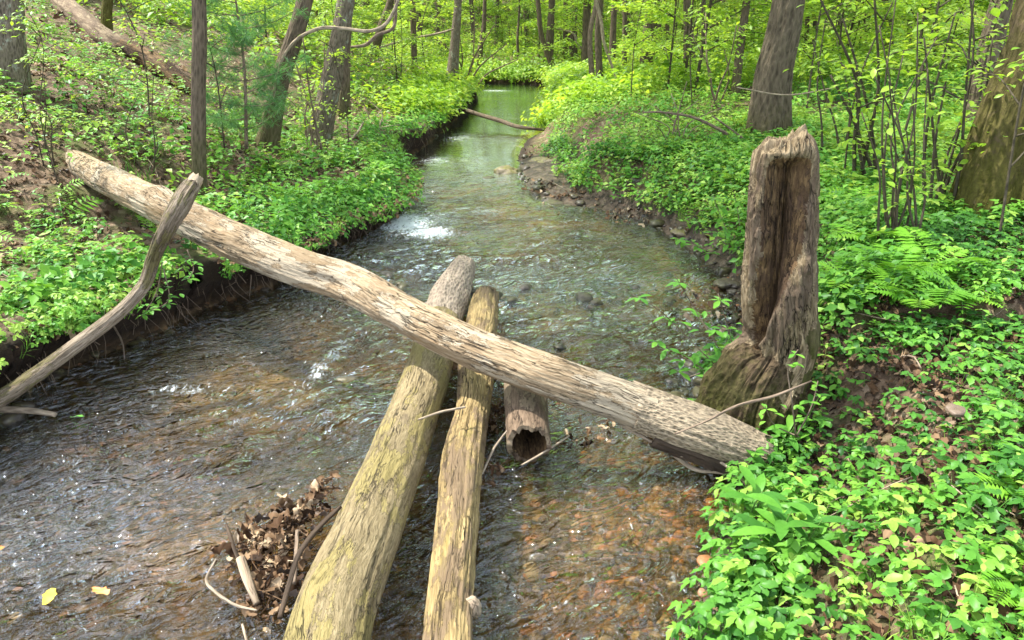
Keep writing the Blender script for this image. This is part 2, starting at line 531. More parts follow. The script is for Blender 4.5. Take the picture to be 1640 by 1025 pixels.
# ------------------------------------------------------------------ material helpers
class M:
    def __init__(s, name):
        s.m = bpy.data.materials.new(name); s.m.use_nodes = True
        s.t = s.m.node_tree; s.t.nodes.clear()
        s.out = s.n('ShaderNodeOutputMaterial')
    def n(s, typ, **kw):
        x = s.t.nodes.new(typ)
        for k, v in kw.items(): setattr(x, k, v)
        return x
    def set(s, sock, v):
        if isinstance(v, bpy.types.NodeSocket): s.t.links.new(v, sock)
        elif isinstance(v, (tuple, list)) and len(v) == 3 and sock.type == 'RGBA': sock.default_value = (*v, 1)
        else: sock.default_value = v
    def attr(s, name, out='Fac'):
        return s.n('ShaderNodeAttribute', attribute_name=name).outputs[out]
    def vec(s, name=None, scale=(1, 1, 1)):
        v = s.attr(name, 'Vector') if name else s.n('ShaderNodeNewGeometry').outputs['Position']
        if name == 'OBJ': v = s.n('ShaderNodeTexCoord').outputs['Object']
        mp = s.n('ShaderNodeMapping'); s.set(mp.inputs[0], v); mp.inputs['Scale'].default_value = scale
        return mp.outputs[0]
    def noise(s, v, scale=5, detail=4, rough=.55, dist=0, out=0):
        x = s.n('ShaderNodeTexNoise'); s.set(x.inputs['Vector'], v)
        x.inputs['Scale'].default_value = scale; x.inputs['Detail'].default_value = detail; x.inputs['Roughness'].default_value = rough; x.inputs['Distortion'].default_value = dist
        return x.outputs[out]
    def voro(s, v, scale=5, feature='F1', out='Distance', rnd=1):
        x = s.n('ShaderNodeTexVoronoi', feature=feature); s.set(x.inputs['Vector'], v); x.inputs['Scale'].default_value = scale; x.inputs['Randomness'].default_value = rnd
        return x.outputs[out]
    def ramp(s, f, stops):
        x = s.n('ShaderNodeValToRGB'); s.set(x.inputs[0], f)
        e = x.color_ramp.elements
        while len(e) < len(stops): e.new(.5)
        for el, (p, c) in zip(e, stops):
            el.position = p; el.color = (c, c, c, 1) if isinstance(c, (int, float)) else (*c, 1)
        return x.outputs[0]
    def mix(s, f, a, b, blend='MIX'):
        x = s.n('ShaderNodeMix', data_type='RGBA', blend_type=blend)
        s.set(x.inputs[0], f); s.set(x.inputs[6], a); s.set(x.inputs[7], b)
        return x.outputs[2]
    def math(s, op, a, b=0.0, c=0.0, clamp=False):
        x = s.n('ShaderNodeMath', operation=op); x.use_clamp = clamp
        s.set(x.inputs[0], a); s.set(x.inputs[1], b)
        if len(x.inputs) > 2: s.set(x.inputs[2], c)
        return x.outputs[0]
    def bump(s, h, strength=.5, dist=.01, normal=None):
        x = s.n('ShaderNodeBump'); s.set(x.inputs['Height'], h); x.inputs['Strength'].default_value = strength; x.inputs['Distance'].default_value = dist
        if normal is not None: s.set(x.inputs['Normal'], normal)
        return x.outputs[0]
    def pbr(s, col, rough=.8, normal=None, spec=.3):
        x = s.n('ShaderNodeBsdfPrincipled')
        s.set(x.inputs['Base Color'], col); s.set(x.inputs['Roughness'], rough); x.inputs['Specular IOR Level'].default_value = spec
        if normal is not None: s.set(x.inputs['Normal'], normal)
        s.t.links.new(x.outputs[0], s.out.inputs[0])
        return s.m

def leaf_mat(name, stops, trans=.42, rough=.4, tbright=(1.3, 1.2, .5), gloss=.35):
    m = M(name)
    t = m.attr('tint')
    r = m.n('ShaderNodeObjectInfo').outputs['Random']
    f = m.math('ADD', t, m.math('MULTIPLY', m.math('SUBTRACT', r, .5), .25), clamp=True)
    c = m.ramp(f, stops)
    vn = m.noise(m.vec(), 55, 3, .6)
    c = m.mix(m.ramp(vn, [(.3, .32), (.6, 0)]), c, m.mix(1.0, c, (.45, .5, .5), 'MULTIPLY'))
    d = m.n('ShaderNodeBsdfDiffuse'); m.set(d.inputs[0], c)
    tr = m.n('ShaderNodeBsdfTranslucent'); m.set(tr.inputs[0], m.mix(1.0, c, tbright, 'MULTIPLY'))
    mx = m.n('ShaderNodeMixShader'); mx.inputs[0].default_value = trans
    m.t.links.new(d.outputs[0], mx.inputs[1]); m.t.links.new(tr.outputs[0], mx.inputs[2])
    g = m.n('ShaderNodeBsdfGlossy'); g.inputs['Roughness'].default_value = rough; g.inputs[0].default_value = (.9, .95, 1, 1)
    fr = m.n('ShaderNodeFresnel'); fr.inputs[0].default_value = 1.4
    m2 = m.n('ShaderNodeMixShader'); m.set(m2.inputs[0], m.math('MULTIPLY', fr.outputs[0], gloss))
    m.t.links.new(mx.outputs[0], m2.inputs[1]); m.t.links.new(g.outputs[0], m2.inputs[2])
    m.t.links.new(m2.outputs[0], m.out.inputs[0])
    return m.m

GREENS = [(0, (.022, .085, .016)), (.3, (.055, .185, .026)), (.6, (.11, .30, .036)), (.85, (.19, .40, .05)), (1, (.30, .46, .08))]
MAT_HERB = leaf_mat('herb_leaf', GREENS)
MAT_TREE = leaf_mat('tree_leaf', [(0, (.11, .22, .014)), (.4, (.22, .40, .035)), (.75, (.36, .54, .060)), (1, (.50, .63, .12))], .6)
MAT_FERN = leaf_mat('fern_leaf', [(0, (.07, .20, .02)), (.5, (.15, .38, .03)), (1, (.25, .46, .045))], .45)
MAT_PINE = leaf_mat('pine_needle', [(0, (.03, .12, .05)), (.5, (.10, .28, .12)), (1, (.18, .38, .16))], .45)
MAT_DEAD = leaf_mat('dead_leaf', [(0, (.025, .014, .008)), (.35, (.085, .047, .025)), (.7, (.19, .12, .068)), (.9, (.31, .21, .125)), (1, (.42, .33, .22))], .15, .6, (1, 1, 1), .12)

def bark_mat(name, dark, light, scale=22, stretch=.22, moss=0.0, mossz=(.2, 1.2), bumpd=.02, lichen=0.0, mosscol=(.10, .12, .015)):
    m = M(name)
    v = m.vec('lc', (1, 1, stretch))
    n1 = m.noise(v, scale, 6, .65, .6)
    vo = m.voro(v, scale * 1.1, 'F1')
    h = m.math('ADD', m.math('MULTIPLY', n1, .8), m.math('MULTIPLY', vo, .7))
    c = m.ramp(h, [(.35, dark), (.62, tuple((a + b) / 2 for a, b in zip(dark, light))), (.9, light)])
    big = m.noise(m.vec('lc'), 2.5, 4, .6)
    c = m.mix(m.ramp(big, [(.35, 0), (.7, .55)]), c, tuple(x * .65 for x in light))
    if lichen:
        lf = m.ramp(m.noise(m.vec('lc', (1, 1, .7)), 9, 5, .7), [(.55, 0), (.62, lichen)])
        c = m.mix(lf, c, (.33, .36, .28))
    if moss:
        zz = m.n('ShaderNodeSeparateXYZ'); m.set(zz.inputs[0], m.attr('lc', 'Vector'))
        mr = m.n('ShaderNodeMapRange'); m.set(mr.inputs[0], zz.outputs[2]); mr.inputs[1].default_value = mossz[0]; mr.inputs[2].default_value = mossz[1]; mr.inputs[3].default_value = 1; mr.inputs[4].default_value = 0
        nn = m.noise(m.vec('lc'), 6, 6, .75)
        mk = m.math('MULTIPLY', m.ramp(m.math('ADD', nn, m.math('MULTIPLY', mr.outputs[0], .25)), [(.52, 0), (.62, 1)]), m.math('MULTIPLY', mr.outputs[0], moss), clamp=True)
        mc = m.ramp(m.noise(m.vec('lc'), 60, 4, .7), [(.3, tuple(x * .4 for x in mosscol)), (.7, mosscol)])
        c = m.mix(mk, c, mc)
    b = m.bump(h, .9, bumpd)
    return m.pbr(c, .9, b, .15)

BARK_DARK = bark_mat('dark_bark', (.014, .011, .008), (.15, .115, .08), 50, .2, .5, (0, 1.0))
BARK_GREY = bark_mat('grey_bark', (.020, .016, .011), (.19, .155, .115), 55, .28, .35, (0, .6), lichen=.6)
BARK_BIG = bark_mat('furrowed_bark', (.012, .009, .006), (.15, .12, .08), 26, .3, .6, (0, .6), .05, mosscol=(.11, .11, .02))
BARK_MOSS = bark_mat('mossy_bark', (.010, .007, .005), (.13, .095, .055), 26, .3, .9, (-.2, 2.4), .05, mosscol=(.11, .11, .014))
BARK_FAR = bark_mat('distant_bark', (.02, .016, .011), (.13, .10, .07), 24, .25, .3, (0, 1.0))
TWIG = bark_mat('twig_bark', (.05, .036, .025), (.22, .165, .12), 40, .3)
TWIG_PALE = bark_mat('pale_twig', (.09, .066, .045), (.36, .29, .21), 40, .3)
STEM_DK = bark_mat('dark_stem', (.02, .018, .012), (.09, .075, .05), 40, .3)
STEM_GR = leaf_mat('green_stem', [(0, (.03, .06, .01)), (1, (.06, .12, .02))], .1)

def wood_mat(name, base, lightc, darkc, streak=60, stretch=.035, crack=.55, patch=None, patch_amt=.6, bumpd=.012, stain=0.0, stainc=(.1, .05, .02), plate=0):
    """weathered, barkless wood: long fibres, fine cracks and patches"""
    m = M(name)
    warp = m.noise(m.vec('lc'), 3.5, 3, .5, 0, 1)
    v0 = m.vec('lc', (1, 1, stretch))
    va = m.n('ShaderNodeVectorMath', operation='MULTIPLY_ADD'); m.set(va.inputs[0], warp); va.inputs[1].default_value = (.06, .06, .0); m.set(va.inputs[2], v0)
    v = va.outputs[0]
    fib = m.noise(v, streak, 6, .7)
    c = m.ramp(fib, [(.24, darkc), (.44, base), (.70, lightc)])
    big = m.noise(m.vec('lc', (1, 1, .45)), 5, 5, .65)
    c = m.mix(m.ramp(big, [(.38, 0), (.62, .7)]), c, m.mix(.5, base, darkc))
    if patch:
        pn = m.noise(m.vec('lc', (1, 1, .35)), 7, 6, .75)
        c = m.mix(m.ramp(pn, [(.50, 0), (.53, patch_amt)]), c, patch)
        c = m.mix(m.ramp(m.math('ABSOLUTE', m.math('SUBTRACT', pn, .505)), [(0, .75), (.012, 0)]), c, tuple(x * .45 for x in darkc))
    if stain:
        sn = m.noise(m.vec('lc', (1, 1, .3)), 3.2, 5, .7, .4)
        c = m.mix(m.ramp(sn, [(.56, 0), (.64, stain)]), c, stainc)
    # fine splits along the grain
    sp = m.noise(v, streak * .55, 3, .5)
    cr = m.math('ABSOLUTE', m.math('SUBTRACT', sp, .5))
    gate = m.ramp(m.noise(m.vec('lc', (1, 1, .5)), 5, 4, .7), [(.50, 0), (.62, .8)])
    cm = m.math('MULTIPLY', m.ramp(cr, [(0, 1), (.03, 0)]), gate)
    vl = m.n('ShaderNodeVectorMath', operation='MULTIPLY'); m.set(vl.inputs[0], v); vl.inputs[1].default_value = (1, 1, .4); sp2 = m.noise(vl.outputs[0], streak * .26, 3, .55, .25); cr2 = m.math('ABSOLUTE', m.math('SUBTRACT', sp2, .47))
    g2 = m.ramp(m.noise(m.vec('lc', (1, 1, .3)), 5, 3, .6), [(.46, 0), (.56, 1)])
    cm = m.math('MAXIMUM', cm, m.math('MULTIPLY', m.ramp(cr2, [(0, 1), (.018, 0)]), g2))
    c = m.mix(m.math('MULTIPLY', cm, crack), c, tuple(x * .25 for x in darkc))
    h = m.math('SUBTRACT', m.math('ADD', m.math('MULTIPLY', fib, .7), m.math('MULTIPLY', big, .5)), m.math('MULTIPLY', cm, .9))
    if plate:
        vv = m.voro(m.vec('lc', (1, 1, .4)), plate, 'DISTANCE_TO_EDGE')
        pe = m.ramp(vv, [(0, 0), (.05, 1)])
        h = m.math('ADD', h, m.math('MULTIPLY', pe, .35))
        c = m.mix(m.math('MULTIPLY', m.math('SUBTRACT', 1.0, pe), .5), c, tuple(x * .5 for x in darkc))
    wz = m.n('ShaderNodeSeparateXYZ'); m.set(wz.inputs[0], m.vec())
    wet = m.ramp(m.math('ADD', wz.outputs[2], m.math('MULTIPLY', m.math('SUBTRACT', big, .5), .10)), [(.035, 1), (.075, 0)])
    c = m.mix(wet, c, m.mix(1.0, c, (.26, .24, .22), 'MULTIPLY'))
    return m.pbr(c, m.math('SUBTRACT', .82, m.math('MULTIPLY', wet, .5)), m.bump(h, 1.0, bumpd), .2)

WOOD_BEAM = wood_mat('weathered_log_wood', (.27, .195, .115), (.47, .385, .26), (.085, .055, .03), 95, .10, 1.0, (.39, .34, .255), .6, .02, .6, (.22, .13, .055))
WOOD_YEL = wood_mat('yellowed_log_wood', (.225, .175, .09), (.38, .31, .18), (.08, .06, .034), 130, .16, .8, (.27, .225, .065), .5, .02, .8, (.12, .09, .06))
WOOD_YEL2 = wood_mat('split_log_wood', (.255, .185, .08), (.46, .35, .17), (.075, .05, .026), 90, .06, 1.0, (.13, .09, .065), .65, .02, .6, (.25, .205, .05))
WOOD_SHORT = wood_mat('barky_log_wood', (.13, .09, .058), (.25, .18, .12), (.045, .03, .02), 90, .2, .6, (.28, .22, .14), .5, .01)
WOOD_BRANCH = wood_mat('grey_branch_wood', (.17, .13, .09), (.36, .30, .225), (.035, .026, .018), 110, .06, .7, (.11, .10, .03), .7, .01)
WOOD_PALE = wood_mat('fresh_broken_wood', (.30, .23, .16), (.48, .39, .28), (.12, .08, .05), 60, .1, .6)
WOOD_ROT = wood_mat('rotten_heartwood', (.095, .056, .026), (.30, .195, .09), (.006, .004, .003), 60, .22, .9, (.05, .03, .02), .6, .02)
WOOD_RIB = wood_mat('grey_stump_wood', (.19, .14, .078), (.47, .375, .235), (.014, .010, .007), 60, .25, .9, (.10, .07, .05), .7, .025)
BARK_LOG = bark_mat('pale_furrowed_bark', (.035, .027, .018), (.36, .29, .20), 85, .38)
BARK_WET_SHADE = bark_mat('wet_and_shade_bark', (.012, .009, .007), (.07, .05, .035), 30, .15)  # wet sticks; also paints the hollow's shade under the long log

def soil_mat():
    m = M('ground_soil')
    pos = m.vec()
    sd = m.attr('sd'); hz = m.attr('hz')
    # leaf litter: overlapping cells of browns
    cell = m.voro(m.vec(None, (1, 1, .6)), 22, 'F1', 'Color')
    sx = m.n('ShaderNodeSeparateColor'); m.set(sx.inputs[0], cell)
    lit = m.ramp(sx.outputs[0], [(0, (.045, .027, .017)), (.5, (.12, .075, .045)), (.85, (.22, .15, .10)), (1, (.36, .27, .19))])
    fine = m.noise(pos, 60, 5, .7)
    lit = m.mix(.5, lit, m.ramp(fine, [(.3, (.03, .02, .012)), (.7, (.19, .13, .085))]))
    mossn = m.noise(pos, 1.7, 5, .65)
    lit = m.mix(m.ramp(mossn, [(.48, 0), (.6, .6)]), lit, m.ramp(fine, [(.3, (.03, .055, .01)), (.7, (.10, .15, .02))]))
    soil = m.ramp(m.noise(pos, 14, 6, .7), [(.3, (.010, .006, .004)), (.7, (.038, .024, .014))])
    bankm = m.ramp(m.math('MULTIPLY', sd, 1.0), [(.10, 0), (.30, 1)])
    c = m.mix(bankm, soil, lit)
    # stream bed: sand and silt, darker patches of weed and stain
    b1 = m.noise(pos, 1.3, 5, .6)
    sand = m.ramp(b1, [(.40, (.006, .005, .003)), (.52, (.035, .025, .011)), (.64, (.20, .135, .058))])
    cell2 = m.voro(pos, 30, 'F1', 'Color')
    s2 = m.n('ShaderNodeSeparateColor'); m.set(s2.inputs[0], cell2)
    peb = m.ramp(s2.outputs[1], [(0, (.03, .02, .013)), (.5, (.11, .07, .035)), (.9, (.26, .17, .09)), (1, (.30, .13, .045))])
    bed = m.mix(m.ramp(m.noise(pos, .9, 3, .5), [(.42, .25), (.6, .75)]), sand, peb)
    bed = m.mix(m.attr('tanbed'), bed, m.ramp(m.noise(pos, 4, 5, .6), [(.35, (.15, .11, .045)), (.65, (.42, .31, .15))]))
    bed = m.mix(m.attr('rust'), bed, m.ramp(s2.outputs[0], [(0, (.04, .027, .016)), (.4, (.14, .085, .042)), (.8, (.27, .18, .10)), (1, (.36, .15, .05))]))
    bedm = m.ramp(m.math('ADD', sd, .5), [(.48, 1), (.54, 0)])
    c = m.mix(bedm, c, bed)
    mud = m.attr('mud')
    mudc = m.ramp(m.noise(pos, 9, 6, .7), [(.3, (.012, .009, .006)), (.5, (.05, .036, .023)), (.7, (.15, .115, .08))])
    c = m.mix(mud, c, mudc)
    h = m.math('ADD', m.math('MULTIPLY', fine, 1.3), m.math('ADD', m.math('MULTIPLY', m.voro(pos, 22), .8), m.math('MULTIPLY', m.noise(pos, 9, 6, .75), 1.5)))
    rough = m.ramp(mud, [(0, .9), (1, .45)])
    return m.pbr(c, rough, m.bump(h, .7, .02), .25)

MAT_SOIL = soil_mat()

def water_mat():
    m = M('stream_water')
    pos = m.vec()
    turb = m.attr('turb')
    rot = m.n('ShaderNodeVectorRotate', rotation_type='Z_AXIS'); m.set(rot.inputs['Vector'], pos); rot.inputs['Angle'].default_value = math.radians(-30)
    def rv(sx, sy):
        mp = m.n('ShaderNodeMapping'); m.set(mp.inputs[0], rot.outputs[0]); mp.inputs['Scale'].default_value = (sx, sy, 1); return mp.outputs[0]
    n1 = m.noise(rv(.55, 1.15), 6.5, 2, .5, 1.5)
    n2 = m.noise(rv(.7, 1.2), 17, 3, .55, 1.2)
    n3 = m.noise(m.vec(None, (1, 1, 1)), 48, 2, .5, .8)
    def ridge(n): return m.math('SUBTRACT', 1.0, m.math('ABSOLUTE', m.math('MULTIPLY', m.math('SUBTRACT', n, .5), 4.0)))
    h = m.math('ADD', m.math('MULTIPLY', ridge(n1), .62), m.math('ADD', m.math('MULTIPLY', ridge(n2), .19), m.math('MULTIPLY', n3, .07)))
    bp = m.n('ShaderNodeBump'); m.set(bp.inputs['Height'], m.math('MULTIPLY', h, m.math('MULTIPLY_ADD', turb, .98, .02))); bp.inputs['Strength'].default_value = 1.0; bp.inputs['Distance'].default_value = .082
    N = bp.outputs[0]
    fr = m.n('ShaderNodeFresnel'); fr.inputs[0].default_value = 1.34; m.set(fr.inputs['Normal'], N)
    gl = m.n('ShaderNodeBsdfGlossy'); gl.inputs['Roughness'].default_value = .025; gl.inputs[0].default_value = (.86, .93, 1, 1); m.set(gl.inputs['Normal'], N)
    tint = (.92, .83, .60)
    tr = m.n('ShaderNodeBsdfTransparent'); m.set(tr.inputs[0], tint)
    rf = m.n('ShaderNodeBsdfRefraction'); m.set(rf.inputs[0], tint); rf.inputs['IOR'].default_value = 1.33; rf.inputs['Roughness'].default_value = 0.0; m.set(rf.inputs['Normal'], N)
    a = m.n('ShaderNodeMixShader'); a.inputs[0].default_value = .22
    m.t.links.new(tr.outputs[0], a.inputs[1]); m.t.links.new(rf.outputs[0], a.inputs[2])
    murk = m.n('ShaderNodeBsdfDiffuse'); m.set(murk.inputs[0], (.19, .145, .035))
    b = m.n('ShaderNodeMixShader'); m.set(b.inputs[0], m.attr('murk'))
    m.t.links.new(a.outputs[0], b.inputs[1]); m.t.links.new(murk.outputs[0], b.inputs[2])
    c = m.n('ShaderNodeMixShader'); m.set(c.inputs[0], m.math('MULTIPLY_ADD', fr.outputs[0], 2.3, .022, clamp=True))
    m.t.links.new(b.outputs[0], c.inputs[1]); m.t.links.new(gl.outputs[0], c.inputs[2])
    foam = m.n('ShaderNodeBsdfDiffuse'); m.set(foam.inputs[0], (.72, .78, .80))
    fm = m.attr('foam')
    fn = m.noise(m.vec(None, (1, .38, 1)), 40, 5, .7, 1.2)
    fk = m.ramp(m.math('ADD', m.math('MULTIPLY', fm, .66), m.math('SUBTRACT', m.math('MULTIPLY', fn, 2.4), 1.5)), [(.0, 0), (.42, .72)])
    d = m.n('ShaderNodeMixShader'); m.set(d.inputs[0], fk)
    m.t.links.new(c.outputs[0], d.inputs[1]); m.t.links.new(foam.outputs[0], d.inputs[2])
    m.t.links.new(d.outputs[0], m.out.inputs[0])
    return m.m

def stone_mat(name, stops, mossy=0.0, wet=.5):
    m = M(name)
    t = m.attr('tint')
    c = m.ramp(t, stops)
    v = m.vec()
    n = m.noise(v, 30, 5, .7)
    c = m.mix(m.ramp(n, [(.35, .55), (.7, 0)]), c, tuple(x * .5 for x in stops[0][1]))
    if mossy:
        c = m.mix(m.ramp(m.noise(v, 5, 5, .7), [(.45, 0), (.55, mossy)]), c, m.ramp(n, [(.3, (.05, .05, .01)), (.7, (.17, .16, .03))]))
    return m.pbr(c, wet, m.bump(n, .5, .01), .4)

MAT_PEB = stone_mat('stream_gravel', [(0, (.03, .022, .016)), (.4, (.10, .065, .038)), (.7, (.19, .13, .08)), (.86, (.34, .14, .045)), (1, (.34, .27, .18))], 0, .5)
MAT_ROCK = stone_mat('wet_rock', [(0, (.03, .027, .023)), (1, (.10, .08, .06))], .3, .35)
MAT_ROCKM = stone_mat('mossy_rock', [(0, (.07, .055, .035)), (1, (.22, .18, .11))], .8, .6)

# ------------------------------------------------------------------ ground, hills and stream
def build_ground():
    t = np.exp(np.linspace(math.log(.5), math.log(112), 760))
    u = np.linspace(-1.35, 1.35, 400)
    y = (t - 2.0)[:, None] + 0 * u[None]
    x = u[None] * (t[:, None] + .6)
    n, c = x.shape
    z, sd, left = terrain(x, y)
    X, Y = x.ravel(), y.ravel()
    # undercut: push the lip over the water
    e = .02
    gx = (terrain(X + e, Y)[1] - terrain(X - e, Y)[1]); gy = (terrain(X, Y + e)[1] - terrain(X, Y - e)[1])
    gl = np.hypot(gx, gy) + 1e-6; gx /= gl; gy /= gl
    k = .30 * ss(z, .05, .34) * (1 - ss(sd, .12, 1.0)) * left + .05 * ss(z, .05, .3) * (1 - ss(sd, .1, .6)) * (1 - left)
    k *= (Y > .5) & (Y < 30)
    V = np.stack([X - gx * k, Y - gy * k, z + .006 * vnoise(X * 30, Y * 30, 0, 3)], 1)
    i = np.arange(n - 1)[:, None] * c; j = np.arange(c - 1)[None]
    Fq = np.stack([i + j, i + j + 1, i + c + j + 1, i + c + j], -1).reshape(-1, 4)
    b1 = P(880, 270, 0); b2 = P(930, 325, 0)
    mud = np.clip((1 - left) * (1 - ss(z, .16, .3)) * (sd > -.1) * (Y < 11.5), 0, 1)
    tanb = np.clip(ss(Y, 3.6, 4.6) * ss(X + .35 * vnoise(X * 1.5, Y * 1.5, 3, 120), -.5, .3) * (.35 + .65 * ss(vnoise(X * 1.1, Y * .9, 1, 121), -.3, .2)) + .8 * np.exp(-((X + 1.6) / .7) ** 2 - ((Y - 4.2) / .5) ** 2), 0, 1)
    rust = np.clip(ss(X, .0, .45) * ss(Y, 3.5, 2.9) * (.55 + .45 * ss(vnoise(X * 2, Y * 2, 1, 122), -.3, .3)), 0, 1)
    me = make_mesh('ground', V, [Fq], {'sd': np.clip(sd, -5, 5), 'hz': z, 'mud': mud, 'tanbed': tanb, 'rust': rust}, True)
    tag(link('ground', me, MAT_SOIL), None, None, kind='structure')

def water_fields(X, Y):
    z, sd, left = terrain(X, Y)
    turb = .30 + .7 * ss(Y, 9.5, 6.0)
    turb *= 1 - .0 * X
    turb = turb * (.38 + .62 * ss(fbm(X * 1.1 + Y * .5, Y * 1.3 - X * .4, 2, 2, 131), -.35, .25))
    turb = turb * (1 - .94 * ss(Y, 8.5, 11.5))
    foam = np.zeros_like(X)
    for px, py, sx, sy, a in [(648, 366, .30, .50, 1.3), (685, 382, .30, .22, 1.15), (512, 590, .07, .26, .62), (535, 565, .06, .14, .52), (300, 625, .22, .08, .5), (1108, 600, .06, .2, .72), (735, 225, .3, .7, .55), (700, 262, .3, .5, .55), (790, 148, .6, .4, .7), (645, 300, .2, .3, .4)]:
        p = P(px, py, 0)
        foam = np.maximum(foam, a * np.exp(-((X - p[0]) / sx) ** 2 - ((Y - p[1]) / sy) ** 2))
    return z, sd, left, turb, foam

def build_water():
    t = np.exp(np.linspace(math.log(1.7), math.log(31), 620))
    u = np.linspace(-1.3, .62, 420)
    y = (t - 1.0)[:, None] + 0 * u[None]
    x = u[None] * (t[:, None] + .3)
    n, c = x.shape
    X, Y = x.ravel(), y.ravel()
    z, sd, left, turb, foam = water_fields(X, Y)
    wx = X + .25 * fbm(X * 1.5, Y * 1.5, 0, 2, 61); wy = Y + .25 * fbm(X * 1.5, Y * 1.5, 9, 2, 62)
    # diagonal flow towards the lower left
    a = math.radians(32); fx = wx * math.cos(a) + wy * math.sin(a); fy = -wx * math.sin(a) + wy * math.cos(a)
    r1 = 1 - np.abs(vnoise(fx * 2.2, fy * 4.2, 0, 71)) * 2
    r2 = 1 - np.abs(vnoise(fx * 5.5, fy * 9, 3, 72)) * 2
    r3 = vnoise(fx * 11, fy * 17, 5, 73)
    r4 = 1 - np.abs(vnoise(wx * 17, wy * 17, 7, 74)) * 2
    rif = np.clip(np.exp(-((Y - 5.6) / 1.1) ** 2) + .8 * np.exp(-((Y - 3.6) / .6) ** 2 - ((X + .9) / .8) ** 2) + .5, 0, 1.3)
    r0 = 1 - np.abs(vnoise(fx * .9, fy * 1.9, 0, 70)) * 2
    h = turb * (.026 * r0 + .012 * r1 + .009 * r2 + .007 * r3 + .005 * r4 * rif) * (0.6 + .6 * rif) + foam * .016 * (vnoise(X * 14, Y * 14, 2, 75) + 1)
    ym = Y + .35 * vnoise(X * 1.3, Y * .5, 3, 91)
    lvl = .05 * ss(ym, 5.4, 5.9) - .03 * (1 - ss(ym, 3.3, 3.7)) * ss(-X, .2, .5)
    edge = ss(-sd, -.06, .1)
    V = np.stack([X, Y, (h + lvl) * edge - .002], 1)
    murk = np.clip(.015 + .02 * ss(Y, 3.5, 6) + .15 * ss(Y, 7, 11.5), .01, .5)
    i = np.arange(n - 1)[:, None] * c; j = np.arange(c - 1)[None]
    Fq = np.stack([i + j, i + j + 1, i + c + j + 1, i + c + j], -1).reshape(-1, 4)
    keep = (sd[Fq] < .35).any(1) & ((Y[Fq] < 28.6).all(1))
    Fq = Fq[keep]
    used = np.unique(Fq); mp = np.full(len(V), -1); mp[used] = np.arange(len(used))
    me = make_mesh('water', V[used], [mp[Fq]], {'turb': turb[used], 'foam': foam[used], 'murk': murk[used]}, True)
    tag(link('stream_water', me, water_mat()), None, None, kind='structure')

build_ground()
build_water()

# ------------------------------------------------------------------ logs
def log_rfun(seed, lump=.10, fib=.02, furrow=0.0, nfib=14):
    def f(TH, S, R):
        cx, sx = np.cos(TH), np.sin(TH)
        r = 1 + lump * fbm(cx * .9 + seed, sx * .9, S * 1.6, 3, seed)
        r += fib * vnoise(cx * nfib * .5, sx * nfib * .5, S * 2.2, seed + 5) + fib * .6 * vnoise(cx * nfib, sx * nfib, S * 5, seed + 6)
        q = fbm(cx * 2.6 + seed, sx * 2.6, S * 1.5, 4, seed + 11, .6)
        r -= fib * 1.3 * ss(q, .02, .06) + fib * 1.0 * ss(q, -.26, -.22)
        r += fib * .35 * vnoise(cx * nfib * 2, sx * nfib * 2, S * 12, seed + 7)
        if furrow:
            r -= furrow * (np.abs(vnoise(cx * 5, sx * 5, S * 4, seed + 8)) < .12)
        return r
    return f

def px_path(rows, n, k=1.0):
    """rows: (px, py, width_px, z) -> points, radii"""
    a = []
    for px, py, w, z in rows:
        p = P(px, py, z)
        a.append([*p, rad(p, w * k)])
    a = catmull(a, n)
    return a[:, :3], a[:, 3]

def add_bumps(pts, radii, rfun, bumps):
    """bumps: (arclen_fraction, theta, size_along, size_theta, amp)"""
    L = np.linalg.norm(np.diff(pts, axis=0), axis=1).sum()
    def f(TH, S, R):
        r = rfun(TH, S, R)
        for t, th, sa, st, a in bumps:
            d = np.angle(np.exp(1j * (TH - th)))
            r = r + a * np.exp(-((S - t * L) / sa) ** 2 - (d / st) ** 2)
        return r
    return f

# long bare log across the stream
rows = [(88, 244, 40, .80), (150, 276, 52, .86), (240, 322, 62, .84), (350, 374, 70, .72), (470, 425, 72, .62), (560, 456, 76, .56), (640, 500, 74, .53), (740, 548, 76, .50), (850, 592, 80, .44), (960, 630, 84, .36), (1040, 660, 88, .28), (1120, 690, 90, .22), (1215, 728, 78, .13)]
pts, rr = px_path(rows, 560, .87)
o = pts[280]
root = empty('fallen_log', o, 'long pale barkless log lying across the stream from left bank to tall stump', 'log')
L_ = len(pts)
rf = log_rfun(3, .11, .028, 0, 16)
rf = add_bumps(pts, rr, rf, [(.435, 0.0, .09, .6, .22), (.43, math.pi, .1, .5, .08), (.16, .4, .1, .5, .12), (.66, 1.2, .2, .3, -.22), (.72, .5, .35, .25, -.28), (.79, .9, .25, .3, -.22), (.55, -1.7, .06, .3, -.25)])
k1 = int(L_ * .84)
tube_obj('bare_trunk', pts[:k1], rr[:k1], WOOD_BEAM, root, o, 140, rf, .05, 3)
k0 = int(L_ * .81)
tube_obj('bark_covered_end', pts[k0:], rr[k0:] * 1.07, BARK_LOG, root, o, 120, log_rfun(8, .09, .035, .0, 18), .16, 12)
# broken underside rim of the bark end (dark colour stands in for shade in the hollow)
sub = pts[k0 + 25:-2] + np.array([.0, -.012, -.038])
tube_obj('rotten_shaded_underside', sub, rr[k0 + 25:-2] * 1.0, BARK_WET_SHADE, root, o, 80, log_rfun(9, .26, .07, .08, 12), .05, 13)

